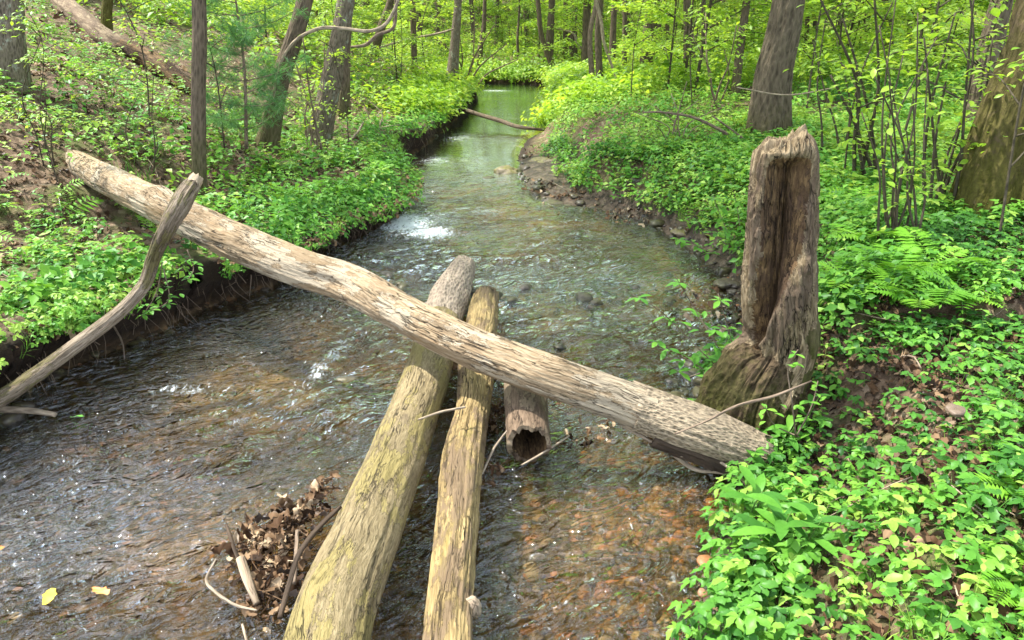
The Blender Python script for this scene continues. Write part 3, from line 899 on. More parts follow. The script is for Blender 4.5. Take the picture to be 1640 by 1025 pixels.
# thick yellowed log, left
rows = [(505, 1120, 176, .16), (535, 985, 152, .16), (590, 850, 124, .16), (640, 720, 104, .15), (680, 610, 88, .15), (702, 530, 78, .15), (722, 470, 70, .14), (742, 428, 48, .13)]
pts, rr = px_path(rows, 480, .86)
o = pts[240]
root = empty('fallen_log', o, 'thickest yellowed log lying lengthwise in the water, leftmost of the three', 'log')
rf = add_bumps(pts, rr, log_rfun(21, .09, .016, 0, 14), [(.25, .9, .05, .25, .10), (.33, -.8, .04, .2, .10), (.47, 0, .03, 3, .02), (.93, -1.2, .12, .6, -.15), (.5, 1.3, .2, .5, .08)])
tube_obj('trunk', pts[:352], rr[:352], WOOD_YEL, root, o, 130, rf, .02, 4)
tube_obj('broken_tip', pts[340:], rr[340:] * 1.02, bark_mat('tip_bark', (.08, .06, .045), (.36, .29, .22), 50, .3), root, o, 64, log_rfun(22, .14, .04, 0, 12), .07, 5)

# middle split log with knot
rows = [(716, 1120, 100, .15), (722, 985, 88, .15), (733, 850, 78, .15), (742, 730, 74, .15), (757, 652, 60, .15), (764, 580, 68, .15), (773, 520, 58, .15), (779, 475, 46, .14)]
pts, rr = px_path(rows, 480, .92)
o = pts[240]
root = empty('fallen_log', o, 'middle of the three lengthwise logs, split grain with a pale knot near its lower end', 'log')
rf = log_rfun(31, .13, .045, .03, 18)
rf = add_bumps(pts, rr, rf, [(.3, 1.3, .5, .35, -.15), (.62, -.6, .12, .4, .12)])
tube_obj('trunk', pts, rr, WOOD_YEL2, root, o, 130, rf, .05, 6)
kn = P(757, 972, .17)
V, Fc = stone(2, .035, .03, .035, 5, .5)
mb = MB(); mb.add(V + kn - o, F3=Fc, lc=V); kV, kF = stone(2, .022, .02, .025, 8, .5)
mb.add(kV + kn - o + np.array([-.035, .0, -.005]), F3=kF, lc=kV)
link('knot', mb.mesh('knot', None, True), WOOD_PALE, root)

# short hollow log with open end
rows = [(838, 590, 66, .20), (840, 630, 70, .18), (843, 670, 72, .16), (846, 712, 74, .14)]
pts, rr = px_path(rows, 50)
o = pts[25]
root = empty('hollow_log', o, 'short brown hollow log poking out under the long log, its dark open end facing us', 'log')
V, F3, F4, lc = tube(pts, rr, 56, log_rfun(41, .08, .02, 0, 12), close1=False, jag=.07, seed=9)
mb = MB(); mb.add(V, F3, F4, lc=lc)
link('bark_shell', mb.mesh('bark_shell', o, True), WOOD_SHORT, root)
V2, F3b, F4b, lc2 = tube(pts[12:], rr[12:] * .80, 56, log_rfun(42, .10, .03, 0, 12), close0=True, close1=False, jag=.07, seed=9)
F4b = F4b[:, ::-1]
mb = MB(); mb.add(V2, F3b, F4b, lc=lc2)
n1 = len(V) ; 
link('hollow_core', mb.mesh('hollow_core', o, True), WOOD_ROT, root)
# rim joining shell and core
seg = 56
base1 = V[(len(pts) - 1) * seg:(len(pts)) * seg]; base2 = V2[(len(pts[12:]) - 1) * seg:(len(pts[12:])) * seg]
RV = np.vstack([base1, base2]); RF = [[a, (a + 1) % seg, seg + (a + 1) % seg, seg + a] for a in range(seg)]
mb = MB(); mb.add(RV, None, np.array(RF), lc=RV)
link('broken_rim', mb.mesh('broken_rim', o, True), WOOD_SHORT, root)

# leaning grey branch on the left bank
rows = [(-60, 668, 38, .10), (20, 626, 34, .18), (110, 563, 28, .30), (188, 503, 27, .42), (230, 456, 28, .54), (247, 410, 29, .72), (270, 362, 35, .93), (292, 322, 36, 1.05), (314, 287, 29, 1.14)]
pts, rr = px_path(rows, 260, .84)
o = pts[130]
root = empty('broken_branch', o, 'crooked grey broken limb propped over the long log against a thin trunk', 'branch')
tube_obj('limb', pts[:252], rr[:252], WOOD_BRANCH, root, o, 72, log_rfun(51, .22, .06, .03, 12), .02, 8)
tube_obj('splintered_end', pts[248:], rr[248:] * 1.05, WOOD_PALE, root, o, 32, log_rfun(52, .2, .06, 0, 10), .05, 9)
rows = [(-70, 660, 12, .06), (0, 656, 12, .05), (50, 658, 10, .04), (88, 664, 8, .03)]
pts, rr = px_path(rows, 40)
tag(tube_obj('driftwood_stick', pts, rr, TWIG_PALE, None, (0, 0, 0), 14, log_rfun(53, .15, .03), .01), 'pale driftwood stick poking from the left frame edge over dark water', 'stick')

# old rotten log up the hillside, two lengths
def hill_log(rows, label, mat, seed):
    a = []
    for px, py, w in rows:
        p = G(px, py); r = rad(p, w); a.append([p[0], p[1], p[2] + r * .5, r])
    a = catmull(a, 80)
    tag(tube_obj('rotting_log', a[:, :3], a[:, 3], mat, None, (0, 0, 0), 40, log_rfun(seed, .2, .06, 0, 10), .1, seed), label, 'log')
hill_log([(60, -14, 32), (120, 30, 34), (170, 70, 32), (210, 92, 34)], 'rotting brown log on the upper left hillside beyond the short mossy trunk', WOOD_SHORT, 61)
hill_log([(200, 88, 34), (240, 108, 38), (275, 130, 34), (312, 156, 22)], 'lower length of rotting log on the hillside ending behind the thin trunk', WOOD_ROT, 62)

# ------------------------------------------------------------------ tall hollow stump
def build_stump():
    base = P(1215, 708, .05); y0 = base[1] + .10
    rows = [(1208, 760, 210), (1206, 705, 196), (1204, 650, 178), (1218, 605, 154), (1246, 555, 124), (1248, 500, 120), (1247, 450, 118), (1249, 400, 112), (1252, 350, 110), (1254, 300, 106), (1257, 255, 100), (1259, 236, 90), (1260, 226, 66)]
    a = []
    for px, py, w in rows:
        p = PY(px, py, y0); a.append([*p, rad(p, w)])
    a = catmull(a, 300)
    pts, rr = a[:, :3], a[:, 3]
    o = np.array([pts[14][0], y0, .05])
    root = empty('tree_stump', o, 'tall hollow weathered tree stump with mossy base on the right bank', 'stump')
    z0, z1 = pts[0][2], pts[-1][2]
    seg = 220
    # theta: A axis = -Y (towards camera) at theta 0; B axis = T x A: +Z x -Y = +X
    def slot(TH, S):
        h = S / S.max()
        c = -1.25 + 1.15 * ss(h, .38, .92)          # centre drifts from left to front with height
        w = .34 + .50 * ss(h, .48, .90)
        d = np.angle(np.exp(1j * (TH - c)))
        d = d + .16 * vnoise(S * 7, TH * 0, .5, 99) + .08 * vnoise(S * 19, TH * 0, 1.5, 98)
        g = ss(h, .36, .46) * (1 - ss(h, .93, .985)) * np.exp(-(d / w) ** 6)
        return g, d, h
    def rf(TH, S, R):
        g, d, h = slot(TH, S)
        cx, sx = np.cos(TH), np.sin(TH)
        r = 1 + .10 * fbm(cx * 1.3 + 3, sx * 1.3, S * 2.4, 3, 81)
        r += .05 * vnoise(cx * 6, sx * 6, S * 2.5, 82) + .05 * vnoise(cx * 13, sx * 13, S * 6, 83) + .035 * vnoise(cx * 26, sx * 26, S * 14, 84) - .06 * (np.abs(vnoise(cx * 9, sx * 9, S * 3, 86)) < .12)
        flare = ss(h, .30, .0)
        r += flare * (.16 * np.sin(TH * 4 + .6) + .10 * fbm(cx * 3, sx * 3, S * 4, 3, 85))
        inn = vnoise(cx * 8 + 2, sx * 8, S * 3.5, 101) + .6 * vnoise(cx * 17, sx * 17, S * 8, 102)
        r -= (.60 + .13 * inn + .18 * np.exp(-((d - .25 * 1) / .22) ** 2)) * g
        q = fbm(cx * 3 + 5, sx * 3, S * 3, 4, 95, .6); r -= .05 * ss(q, .02, .06) + .05 * ss(q, -.25, -.2)
        # thick rib to the right of the slot
        r += .10 * np.exp(-((d - .95) / .25) ** 2) * ss(h, .3, .5)
        return r
    V, F3, F4, lc = tube(pts, rr, seg, rf, jag=.0, up=(0, -1, 0))
    n = len(pts)
    # ragged top
    hh = np.repeat(np.linspace(0, 1, n), seg)
    TH = np.tile(np.linspace(0, 2 * np.pi, seg, endpoint=False), n)
    V[:n * seg, 2] += ss(hh, .86, 1) * (.05 * fbm(np.cos(TH) * 2, np.sin(TH) * 2, 1.1, 3, 88) + .02 * np.sin(TH) + .035 * vnoise(np.cos(TH) * 7, np.sin(TH) * 7, 1.0, 103) + .02 * vnoise(np.cos(TH) * 18, np.sin(TH) * 18, 1.0, 104))
    g, d, h = slot(np.tile(np.linspace(0, 2 * np.pi, seg, endpoint=False), (n, 1)), np.tile(lc[:n * seg:seg, 2][:, None], (1, seg)))
    # zones by face: base, heartwood, rib, bark
    fh = h.ravel()[F4[:, 0]]; fd = d.ravel()[F4[:, 0]]; fg = g.ravel()[F4[:, 0]]
    wob = .05 * fbm(V[F4[:, 0], 0] * 14, V[F4[:, 0], 2] * 14, 0, 3, 90)
    zbase = fh < .40 + wob * 1.5 + .07 * np.sin(fd * 2 + 1)
    zheart = (~zbase) & (fg > .25)
    zrib = (~zbase) & (~zheart) & ((fd < 1.75 + wob * 8) & (fd > -1.5) | (fh >= .93))
    zbark = ~(zbase | zheart | zrib)
    mossb = bark_mat('stump_base_moss', (.012, .008, .005), (.11, .078, .045), 34, .8, .9, (.25, .85), .04, mosscol=(.085, .10, .014))
    for nm, msk, mat in (('mossy_root_flare', zbase, mossb), ('rotten_heartwood', zheart, WOOD_ROT), ('weathered_rib', zrib, WOOD_RIB), ('bark', zbark, bark_mat('stump_bark', (.014, .011, .008), (.19, .145, .095), 36, .2, 1.0, (.5, 1.3), .03, mosscol=(.085, .10, .014)))):
        f = F4[msk]; used = np.unique(np.concatenate([f.ravel()] + ([F3[:seg].ravel()] if nm == 'weathered_rib' else [])))
        mp = np.full(len(V), -1); mp[used] = np.arange(len(used))
        fs = [mp[f]]
        if nm == 'weathered_rib': fs.append(mp[F3[:seg]])
        link(nm, make_mesh(nm, V[used] - o, fs, {'lc': lc[used]}, True), mat, root)
    return o, root
STUMP_O, STUMP = build_stump()

# ------------------------------------------------------------------ trees
def tree_rfun(seed, flare=.5, lump=.06, fib=.04):
    def f(TH, S, R):
        cx, sx = np.cos(TH), np.sin(TH)
        r = 1 + lump * fbm(cx + seed, sx, S * 1.2, 3, seed) + fib * vnoise(cx * 7, sx * 7, S * 2.0, seed + 4) + fib * .5 * vnoise(cx * 15, sx * 15, S * 5, seed + 5)
        sc = np.maximum(R * 2.2, .05)
        r -= fib * 1.6 * (np.abs(vnoise(cx * 6 + seed, sx * 6, S * 1.3, seed + 9)) < .14)
        r += flare * np.exp(-S / sc) * (.7 + .35 * np.sin(TH * 3 + seed) + .2 * np.sin(TH * 5 + seed * 2))
        return r
    return f

def crown_mesh(seed, R=2.6, Hh=3.2, n=1500, lf=.16):
    rs = np.random.default_rng(seed)
    cl = rs.normal(size=(26, 3)); cl /= np.linalg.norm(cl, axis=1)[:, None]
    cl *= (rs.random((26, 1)) ** .5) * np.array([R, R, Hh * .5])
    k = rs.integers(0, 26, n)
    pos = cl[k] + rs.normal(size=(n, 3)) * np.array([.55, .55, .22])
    return scatter([leaf2(lf, lf * .6), leaf2(lf * 1.2, lf * .65)], pos, rs.uniform(0, 6.28, n), rs.uniform(0, .7, n), rs.uniform(.7, 1.3, n), np.clip(rs.normal(.55, .2, n), 0, 1)).mesh('crown')
CROWNS = [crown_mesh(100 + i) for i in range(4)]

def tree(bx, by, tx, ty, w0, w1, label, mat, height=9, cat='tree', curve=0, crown=1.0, seg=28, name='forest_tree', flare=.5, group=None, basedrop=.08, limbs=3, mid=None):
    """trunk from ground pixel (bx,by) leaning through pixel (tx,ty)"""
    b = G(bx, by)
    if mid:
        m_ = PY(mid[0], mid[1], b[1])
    t = PY(tx, ty, b[1])
    r0, r1 = rad(b, w0), rad(t, w1)
    seed = int(abs(bx * 13 + by * 7)) % 997
    ctrl = [[*(b - np.array([0, 0, basedrop])), r0]]
    if mid: ctrl.append([*m_, (r0 + r1) / 2])
    else:
        mm = (b + t) / 2; mm[0] += curve * rad(b, 2)
        ctrl.append([*mm, r0 * .45 + r1 * .55])
    ctrl.append([*t, r1])
    d = (t - b); lean = d[0] / max(d[2], .1)
    z = t[2]; x = t[0]; rs = random.Random(seed)
    steps = 3
    for k in range(steps):
        dz = (height - t[2]) / steps
        if dz < .3: break
        z += dz; x += lean * dz * (.7 - .2 * k) + rs.uniform(-.1, .1)
        ctrl.append([x, b[1] + rs.uniform(-.2, .2) * (k + 1), z, r1 * (1 - .25 * (k + 1))])
    c = catmull(ctrl, 90)
    c[:, 3] = np.maximum(c[:, 3], .012)
    root = empty(name, b, label, cat, group)
    tube_obj('trunk', c[:, :3], c[:, 3], mat, root, b, seg, tree_rfun(seed, flare), 0, seed)
    top = c[-1, :3]
    for q in range(limbs):
        kk = int(90 * rs.uniform(.62, .92)); s0 = c[kk]
        a = rs.uniform(0, 6.28); ln = rs.uniform(.9, 2.0)
        lp = catmull([s0[:3], s0[:3] + np.array([math.cos(a) * ln * .5, math.sin(a) * ln * .5, .4 * ln]), s0[:3] + np.array([math.cos(a) * ln, math.sin(a) * ln, .95 * ln])], 8)
        tube_obj('limb', lp, np.linspace(s0[3] * .5, .01, 9), mat, root, b, 8)
    if crown:
        cr = link('crown', CROWNS[seed % 4], MAT_TREE, root)
        cr.location = Vector(top - b) + Vector((0, 0, -.3)); cr.scale = (crown,) * 3; cr.rotation_euler = (0, 0, seed)
    return root, c

T = tree
T(14, 135, 8, -20, 52, 46, 'thick grey trunk cut off by the left edge of the picture', BARK_GREY, 9, seg=48)
T(318, 318, 318, -10, 23, 22, 'straight thin trunk behind the propped grey limb on the left bank', BARK_DARK, 7, seg=36, flare=.3, crown=.7)
T(169, 62, 173, -20, 17, 15, 'short mossy trunk standing behind the upper left rotting log', BARK_MOSS, 6, crown=.7)
T(425, 238, 492, -15, 33, 25, 'dark trunk leaning right on the left bank beside the blue-green pine', BARK_DARK, 8, mid=(446, 140), seg=40)
T(507, 232, 556, -15, 36, 27, 'leaning brown trunk just right of the dark leaning one', BARK_GREY, 8, mid=(532, 120), seg=40)
T(549, 192, 556, -10, 20, 15, 'slim upright trunk tucked behind the leaning brown trunk', BARK_DARK, 8, crown=.7)
T(583, 66, 584, -10, 14, 13, 'slim grey trunk up the slope left of the crooked dark one', BARK_FAR, 9)
T(596, 92, 628, -8, 14, 11, 'crooked dark trunk leaning right at the top of the slope', BARK_DARK, 8, mid=(612, 40))
T(628, 60, 640, -8, 12, 10, 'pale slim trunk close behind the crooked dark trunk', BARK_FAR, 9)
T(664, 130, 661, -8, 10, 9, 'very straight thin dark trunk on the grassy left bank', BARK_DARK, 7, crown=.8)
T(722, 142, 734, -8, 20, 12, 'tan trunk with a flared base at the water where the stream narrows', BARK_GREY, 9, mid=(728, 80), flare=.6)
T(765, 112, 775, 40, 10, 7, 'small trunk at the left end of the far bank', BARK_FAR, 6, crown=.6)
T(830, 106, 829, 60, 5, 4, 'tiny stub of trunk centred above the far pool', BARK_FAR, 5, crown=.5)
T(893, 122, 860, -8, 9, 7, 'thin dark trunk leaning left over the right side of the far pool', BARK_DARK, 8, mid=(868, 60))
T(878, 108, 884, -8, 15, 10, 'stout trunk right behind the thin left-leaning trunk', BARK_FAR, 9)
T(917, 98, 920, -8, 13, 12, 'pale trunk behind the pair of brown trunks right of the pool', BARK_FAR, 10)
T(938, 118, 940, -8, 14, 12, 'reddish brown trunk right of the far pool', BARK_FAR, 10)
T(951, 148, 957, -8, 9, 7, 'thin bent sapling trunk leading the row right of the pool', TWIG, 6, mid=(945, 60), crown=.6)
T(962, 152, 962, -8, 12, 9, 'dark slim trunk nearest the water right of the pool', BARK_DARK, 7, mid=(958, 60), crown=.8)
T(979, 112, 985, -8, 11, 9, 'slim dark trunk between the reddish trunk and the big straight one', BARK_DARK, 8)
T(1000, 118, 1001, -8, 8, 7, 'thinnest dark trunk just left of the big straight one', BARK_DARK, 8)
T(1036, 118, 1046, -8, 26, 22, 'big straight brown trunk with a knothole, centre right background', BARK_FAR, 11, seg=36, flare=.3)
T(1106, 128, 1100, -8, 22, 12, 'dark trunk half hidden by leaves right of the big straight trunk', BARK_DARK, 9)
T(1176, 160, 1197, -8, 14, 12, 'slim brown trunk leaning right in front of the massive trunk', BARK_DARK, 8, mid=(1186, 70))
T(1228, 222, 1266, -12, 62, 50, 'massive furrowed trunk directly behind the tall stump', BARK_BIG, 11, mid=(1238, 120), seg=72, flare=.3)
T(1424, 118, 1420, -8, 18, 15, 'distant straight trunk above the thicket of thin stems', BARK_FAR, 10)
T(1564, 215, 1608, -12, 40, 32, 'brown trunk behind the mossy giant at right', BARK_BIG, 10, mid=(1582, 100), seg=48)
T(1612, 345, 1712, -12, 150, 130, 'huge moss-covered trunk leaning at the right edge of the picture', BARK_MOSS, 11, mid=(1650, 190), seg=96, flare=.25)

# filler trunks deeper in the woods
FILL = [(1070, 88), (1150, 88), (1310, 96), (1345, 84), (1500, 110), (845, 82), (700, 78), (675, 74), (1010, 80), (1385, 88), (795, 80), (1060, 100), (1125, 104), (1205, 96), (1290, 110), (905, 96), (1455, 100), (760, 84), (640, 72)]
TRUNKS = []
for i, (px, py) in enumerate(FILL):
    tr_, _ = T(px, py, px + random.uniform(-8, 8), -8, random.uniform(6, 10), random.uniform(5, 8), 'x', BARK_FAR if i % 3 else BARK_DARK, 10, group='slender trunks deep in the woods', limbs=2, seg=14)
    TRUNKS.append(tr_)

# ------------------------------------------------------------------ ground cover
def wedge(n, y0, y1, xk=(-1.0, 1.05), pw=1.0):
    """points on land spread over the view wedge, density ~ (y+1)^-pw"""
    y = []
    a, b = y0 + 1, y1 + 1
    u = rng.random(n)
    e = 2 - pw
    t = (a ** e + u * (b ** e - a ** e)) ** (1 / e) if abs(e) > 1e-6 else a * (b / a) ** u
    x = rng.uniform(xk[0], xk[1], n) * (t * .86 + .55)
    z, sd, left = terrain(x, t - 1)
    return x, t - 1, z, sd, left

def clear_of(x, y, spots):
    k = np.ones(len(x), bool)
    for cx, cy, r in spots: k &= np.hypot(x - cx, y - cy) > r
    return k
SPOTS = [(STUMP_O[0], STUMP_O[1], .24)]
for o_ in bpy.data.objects:
    if o_.type == 'EMPTY' and o_.get('category') == 'tree': SPOTS.append((o_.location.x, o_.location.y, .16))
# the bare logs keep their tops clear
def log_clear(x, y):
    k = np.ones(len(x), bool)
    for rows, w in (([(110, 262, .92), (350, 374, .72), (560, 456, .56)], .14), ([(-60, 668, .1), (110, 560, .3), (228, 462, .5), (312, 288, 1.)], .10)):
        pl = np.array([[*P(a, b, c)[:2], 0] for a, b, c in rows])
        d, _ = seg_dist(x, y, pl)
        k &= d > w
    return k

R1 = random.Random(3)
TRI_HI = [trifoliate(True, R1) for _ in range(9)]
SEED_HI = [seedling(True, R1) for _ in range(6)]
TRI_LO = [trifoliate(False, R1) for _ in range(8)]
GRASS = [grass_tuft(R1, .16) for _ in range(5)]
FROND_S = [frond(.26, 9, R1) for _ in range(3)]
CLUMP = [clump(14, .13, R1, .055) for _ in range(7)]
CLUMP_B = [clump(16, .30, R1, .12, .04, .40) for _ in range(7)]

def cover(name, templates, n, y0, y1, pw, sc, mat, dens=lambda x, y, z, sd, l: 1.0, tilt=.3, tmu=.55, tsd=.2, lift=0.0, clearlog=True):
    x, y, z, sd, l = wedge(n, y0, y1, pw=pw)
    pr = dens(x, y, z, sd, l) * (sd > .02)
    k = (rng.random(n) < pr) & clear_of(x, y, SPOTS)
    if clearlog: k &= log_clear(x, y)
    x, y, z = x[k], y[k], z[k]; m = len(x)
    tn = fbm(x * .9, y * .9, 5, 3, 201) * .35
    mb = scatter(templates, np.stack([x, y, z + lift], 1), rng.uniform(0, 6.28, m), np.abs(rng.normal(0, tilt, m)), rng.uniform(.65, 1.3, m) * sc, np.clip(rng.normal(tmu, tsd, m) + tn, 0, 1))
    if mb.V:
        tag(link(name, mb.mesh(name), mat), None, None, kind='stuff')
    return m

def patchy(x, y, s=1.2, lo=-.25, hi=.15, seed=7):
    return ss(fbm(x * s, y * s, 1, 3, seed), lo, hi)
def d_near(x, y, z, sd, l):
    p = patchy(x, y, 2.0, -.35, .12) * .8 + .2 * patchy(x, y, 7., -.3, .2, 77)
    return np.clip((np.where(l > .5, .06, .30) + .8 * p) * np.where(l > .5, ss(sd, .0, .25) * .45, ss(z, .02, .12)), 0, 1)
cover('woodland_herbs', TRI_HI, 13500, .3, 5.6, .6, .73, MAT_HERB, d_near, tilt=.25, lift=-.01)
cover('seedlings', SEED_HI, 2400, .3, 6.5, .6, 1.0, MAT_HERB, d_near, tilt=.2, tmu=.7)
cover('woodland_herbs', TRI_LO, 16000, 4.6, 11, .9, .95, MAT_HERB, lambda x, y, z, sd, l: (.2 + .8 * patchy(x, y, 1.3)) * ss(z, .07, .18) * np.where(l > .5, .38, 1), tilt=.3, tmu=.8)
cover('ground_cover', CLUMP, 22000, 6, 18, 1.0, 1.2, MAT_HERB, lambda x, y, z, sd, l: (np.where(l > .5, .13 + .35 * ss(2.2 - sd), .9) * (.3 + .7 * patchy(x, y, .8))) * ss(z, .07, .18), tmu=.8)
cover('ground_cover', CLUMP_B, 20000, 13, 48, .9, 1.0, MAT_TREE, lambda x, y, z, sd, l: np.where(l > .6, .42, .95) * ss(z, .1, .3), tmu=.5)
cover('grass', GRASS, 2600, .5, 9, .8, 1.0, MAT_HERB, lambda x, y, z, sd, l: patchy(x, y, 1.0, -.1, .3, 17) * ss(z, .07, .18), tmu=.6)
cover('small_ferns', FROND_S, 2600, 3, 11, .8, 1.1, MAT_FERN, lambda x, y, z, sd, l: patchy(x, y, .9, -.05, .25, 27) * ss(z, .15, .35), tilt=.5, tmu=.6)
DEADT = [xf(dead_leaf(R1), .72) for _ in range(8)]
cover('leaf_litter', DEADT, 22000, .3, 9, .8, .95, MAT_DEAD, lambda x, y, z, sd, l: ss(sd, .05, .3) * .9, tilt=.5, tmu=.45, tsd=.25, lift=.008, clearlog=False)
cover('leaf_litter', DEADT, 17000, .3, 4.2, .3, .85, MAT_DEAD, lambda x, y, z, sd, l: ss(sd, .04, .2) * .95, tilt=.45, tmu=.42, tsd=.27, lift=.006, clearlog=False)
cover('leaf_litter', [xf(t, 1.6) for t in DEADT], 9000, 8, 26, 1.0, 1.0, MAT_DEAD, lambda x, y, z, sd, l: np.where(l > .5, .9, .3) * ss(z, .15, .3), tilt=.5, tmu=.72, tsd=.22, lift=.03)

def fringe(name, templates, pl, n, y0, y1, sc, mat, lo=-.10, hi=.22, tmu=.6, lipf=.9, hmin=.10, zmin=-9):
    P_ = []
    L = np.linalg.norm(np.diff(pl[:, :2], axis=0), axis=1); w = L / (pl[:-1, 1].clip(1) ** .5); w[L > 2] = 0; w = w / w.sum()
    k = rng.choice(len(L), n, p=w); f = rng.random(n)[:, None]
    a = pl[k, :2] * (1 - f) + pl[k + 1, :2] * f
    td = pl[k + 1, :2] - pl[k, :2]; nr = np.stack([td[:, 1], -td[:, 0]], 1); nr /= np.linalg.norm(nr, axis=1)[:, None] + 1e-9
    off = rng.uniform(lo, hi, n)
    q = a - nr * off[:, None]                          # outline runs so that nr points to the water
    h = pl[k, 2] * lipf
    z, sd, l = terrain(q[:, 0], q[:, 1])
    zz = np.where(off < .06, h + rng.uniform(-.08, .02, n), np.maximum(z, h * .8))
    m = (q[:, 1] > y0) & (q[:, 1] < y1) & (h > hmin) & (z > zmin) & log_clear(q[:, 0], q[:, 1]) & clear_of(q[:, 0], q[:, 1], SPOTS)
    q, zz, nr = q[m], zz[m], nr[m]; n = len(q)
    ax = np.arctan2(nr[:, 1], nr[:, 0]) + math.pi / 2
    mb = scatter(templates, np.stack([q[:, 0], q[:, 1], zz], 1), rng.uniform(0, 6.28, n), rng.uniform(.1, .8, n), rng.uniform(.7, 1.3, n) * sc, np.clip(rng.normal(tmu, .2, n), 0, 1), tiltdir=ax)
    tag(link(name, mb.mesh(name), mat), None, None, kind='stuff')
fringe('bank_edge_herbs', TRI_HI, LW, 3000, .5, 9, .60, MAT_HERB, -.30, .25, .75)
fringe('bank_edge_herbs', CLUMP, RW, 2600, 3.6, 13, 1.0, MAT_HERB, .16, .85, .6, 1.0, .01, .13)
fringe('bank_edge_grass', GRASS, RW, 900, 3.0, 13, .9, MAT_HERB, .05, .5, .6, 1.0, .01, .11)
fringe('bank_edge_litter', DEADT, LW, 5200, .5, 9, .9, MAT_DEAD, -.32, .2, .45, .99)
fringe('bank_edge_herbs', TRI_HI, LW[:45], 900, .5, 5, .62, MAT_HERB, -.34, .3, .8, 1.0)
fringe('bank_edge_herbs', CLUMP, LW, 1100, 4, 26, 1.1, MAT_HERB)
fringe('bank_edge_grass', GRASS, LW, 1300, .5, 12, .9, MAT_HERB, -.30, .2)
fringe('bank_edge_herbs', TRI_HI, RW, 900, .5, 4, .9, MAT_HERB, -.02, .3)
fringe('bank_edge_herbs', CLUMP_B, np.vstack([LW[-40:], RW[:60]]), 2600, 14, 33, .9, MAT_TREE, -.05, 1.0)
fringe('bank_edge_grass', [xf(t, 2.2) for t in GRASS], RW[:60], 900, 14, 33, 1.0, MAT_HERB, -.05, .9)

# fallen twigs mixed into the litter
def twig_litter():
    mb = MB()
    x, y, z, sd, l = wedge(900, .5, 13, pw=.9)
    for i in range(len(x)):
        if sd[i] < .15: continue
        L = rng.uniform(.08, .45); a = rng.uniform(0, 6.28); r = rng.uniform(.0015, .005)
        p0 = np.array([x[i], y[i], z[i] + .012]); q = p0 + np.array([math.cos(a) * L, math.sin(a) * L, 0]); q[2] = gz(q[0], q[1]) + rng.uniform(.01, .09)
        m = (p0 + q) / 2 + rng.normal(0, .02, 3)
        V, F3, F4, lc = tube(catmull([p0, m, q], 4), np.linspace(r, r * .5, 5), 5)
        mb.add(V, F3, F4, lc=lc)
    tag(link('twig_litter', mb.mesh('twig_litter'), TWIG_PALE), None, None, kind='stuff')
twig_litter()

# rootlets and hanging grass on the undercut left bank
def bank_roots():
    mb = MB()
    pl = LW
    for i in range(520):
        k = rng.integers(2, len(pl) - 4); f = rng.random()
        a = pl[k, :2] * (1 - f) + pl[k + 1, :2] * f
        if a[1] > 14: continue
        tdir = pl[k + 1, :2] - pl[k, :2]; nrm = np.array([tdir[1], -tdir[0]]); nrm /= np.linalg.norm(nrm) + 1e-9
        h = pl[k, 2]
        p0 = np.array([*(a + nrm * rng.uniform(-.02, .10)), h * rng.uniform(.55, .95)])
        L = rng.uniform(.06, .32)
        p1 = p0 + np.array([*(nrm * rng.uniform(.0, .08)), -L * .5]) + rng.normal(0, .02, 3); p2 = p0 + np.array([*(nrm * rng.uniform(-.02, .12)), -L]) + rng.normal(0, .04, 3)
        r = rng.uniform(.001, .004) if rng.random() < .9 else .008
        V, F3, F4, lc = tube(catmull([p0, p1, p2], 5), np.linspace(r, r * .4, 6), 5)
        mb.add(V, F3, F4, lc=lc)
    tag(link('hanging_roots', mb.mesh('hanging_roots'), TWIG), None, None, kind='stuff')
bank_roots()

# gravel on the bed
PEBT = [stone(1, 1, rng.uniform(.7, 1), rng.uniform(.35, .6), i, .2) for i in range(6)]
def gravel():
    n = 17000
    t = rng.uniform(0, 1, n) ** .8 * 8 + .9
    x = rng.uniform(-1.0, .62, n) * (t + .6)
    z, sd, l = terrain(x, t)
    right = ss(x, -.2, .5)
    k = (sd < .12) & (rng.random(n) < .25 + .75 * right * ss(t, 6, 3) + .4 * (sd > -.25))
    x, t, z = x[k], t[k], z[k]; m = len(x)
    s = np.exp(rng.normal(math.log(.011), .5, m)); s = np.clip(s, .005, .035)
    mb = scatter(PEBT, np.stack([x, t, z + s * .12], 1), rng.uniform(0, 6.28, m), rng.uniform(0, .3, m), s, rng.random(m) ** 1.1)
    m = 420
    xx = rng.uniform(.05, 1.25, m); tt = rng.uniform(1.2, 3.3, m); z, sd, l = terrain(xx, tt); k = sd < -.02; xx, tt, z = xx[k], tt[k], z[k]; m = len(xx)
    s = rng.uniform(.014, .042, m)
    scatter(PEBT, np.stack([xx, tt, z + s * .1], 1), rng.uniform(0, 6.28, m), rng.uniform(0, .3, m), s, np.clip(rng.normal(.78, .2, m), 0, 1), mb=mb)
    tag(link('stream_gravel', mb.mesh('stream_gravel', None, True), MAT_PEB), None, None, kind='stuff')
gravel()

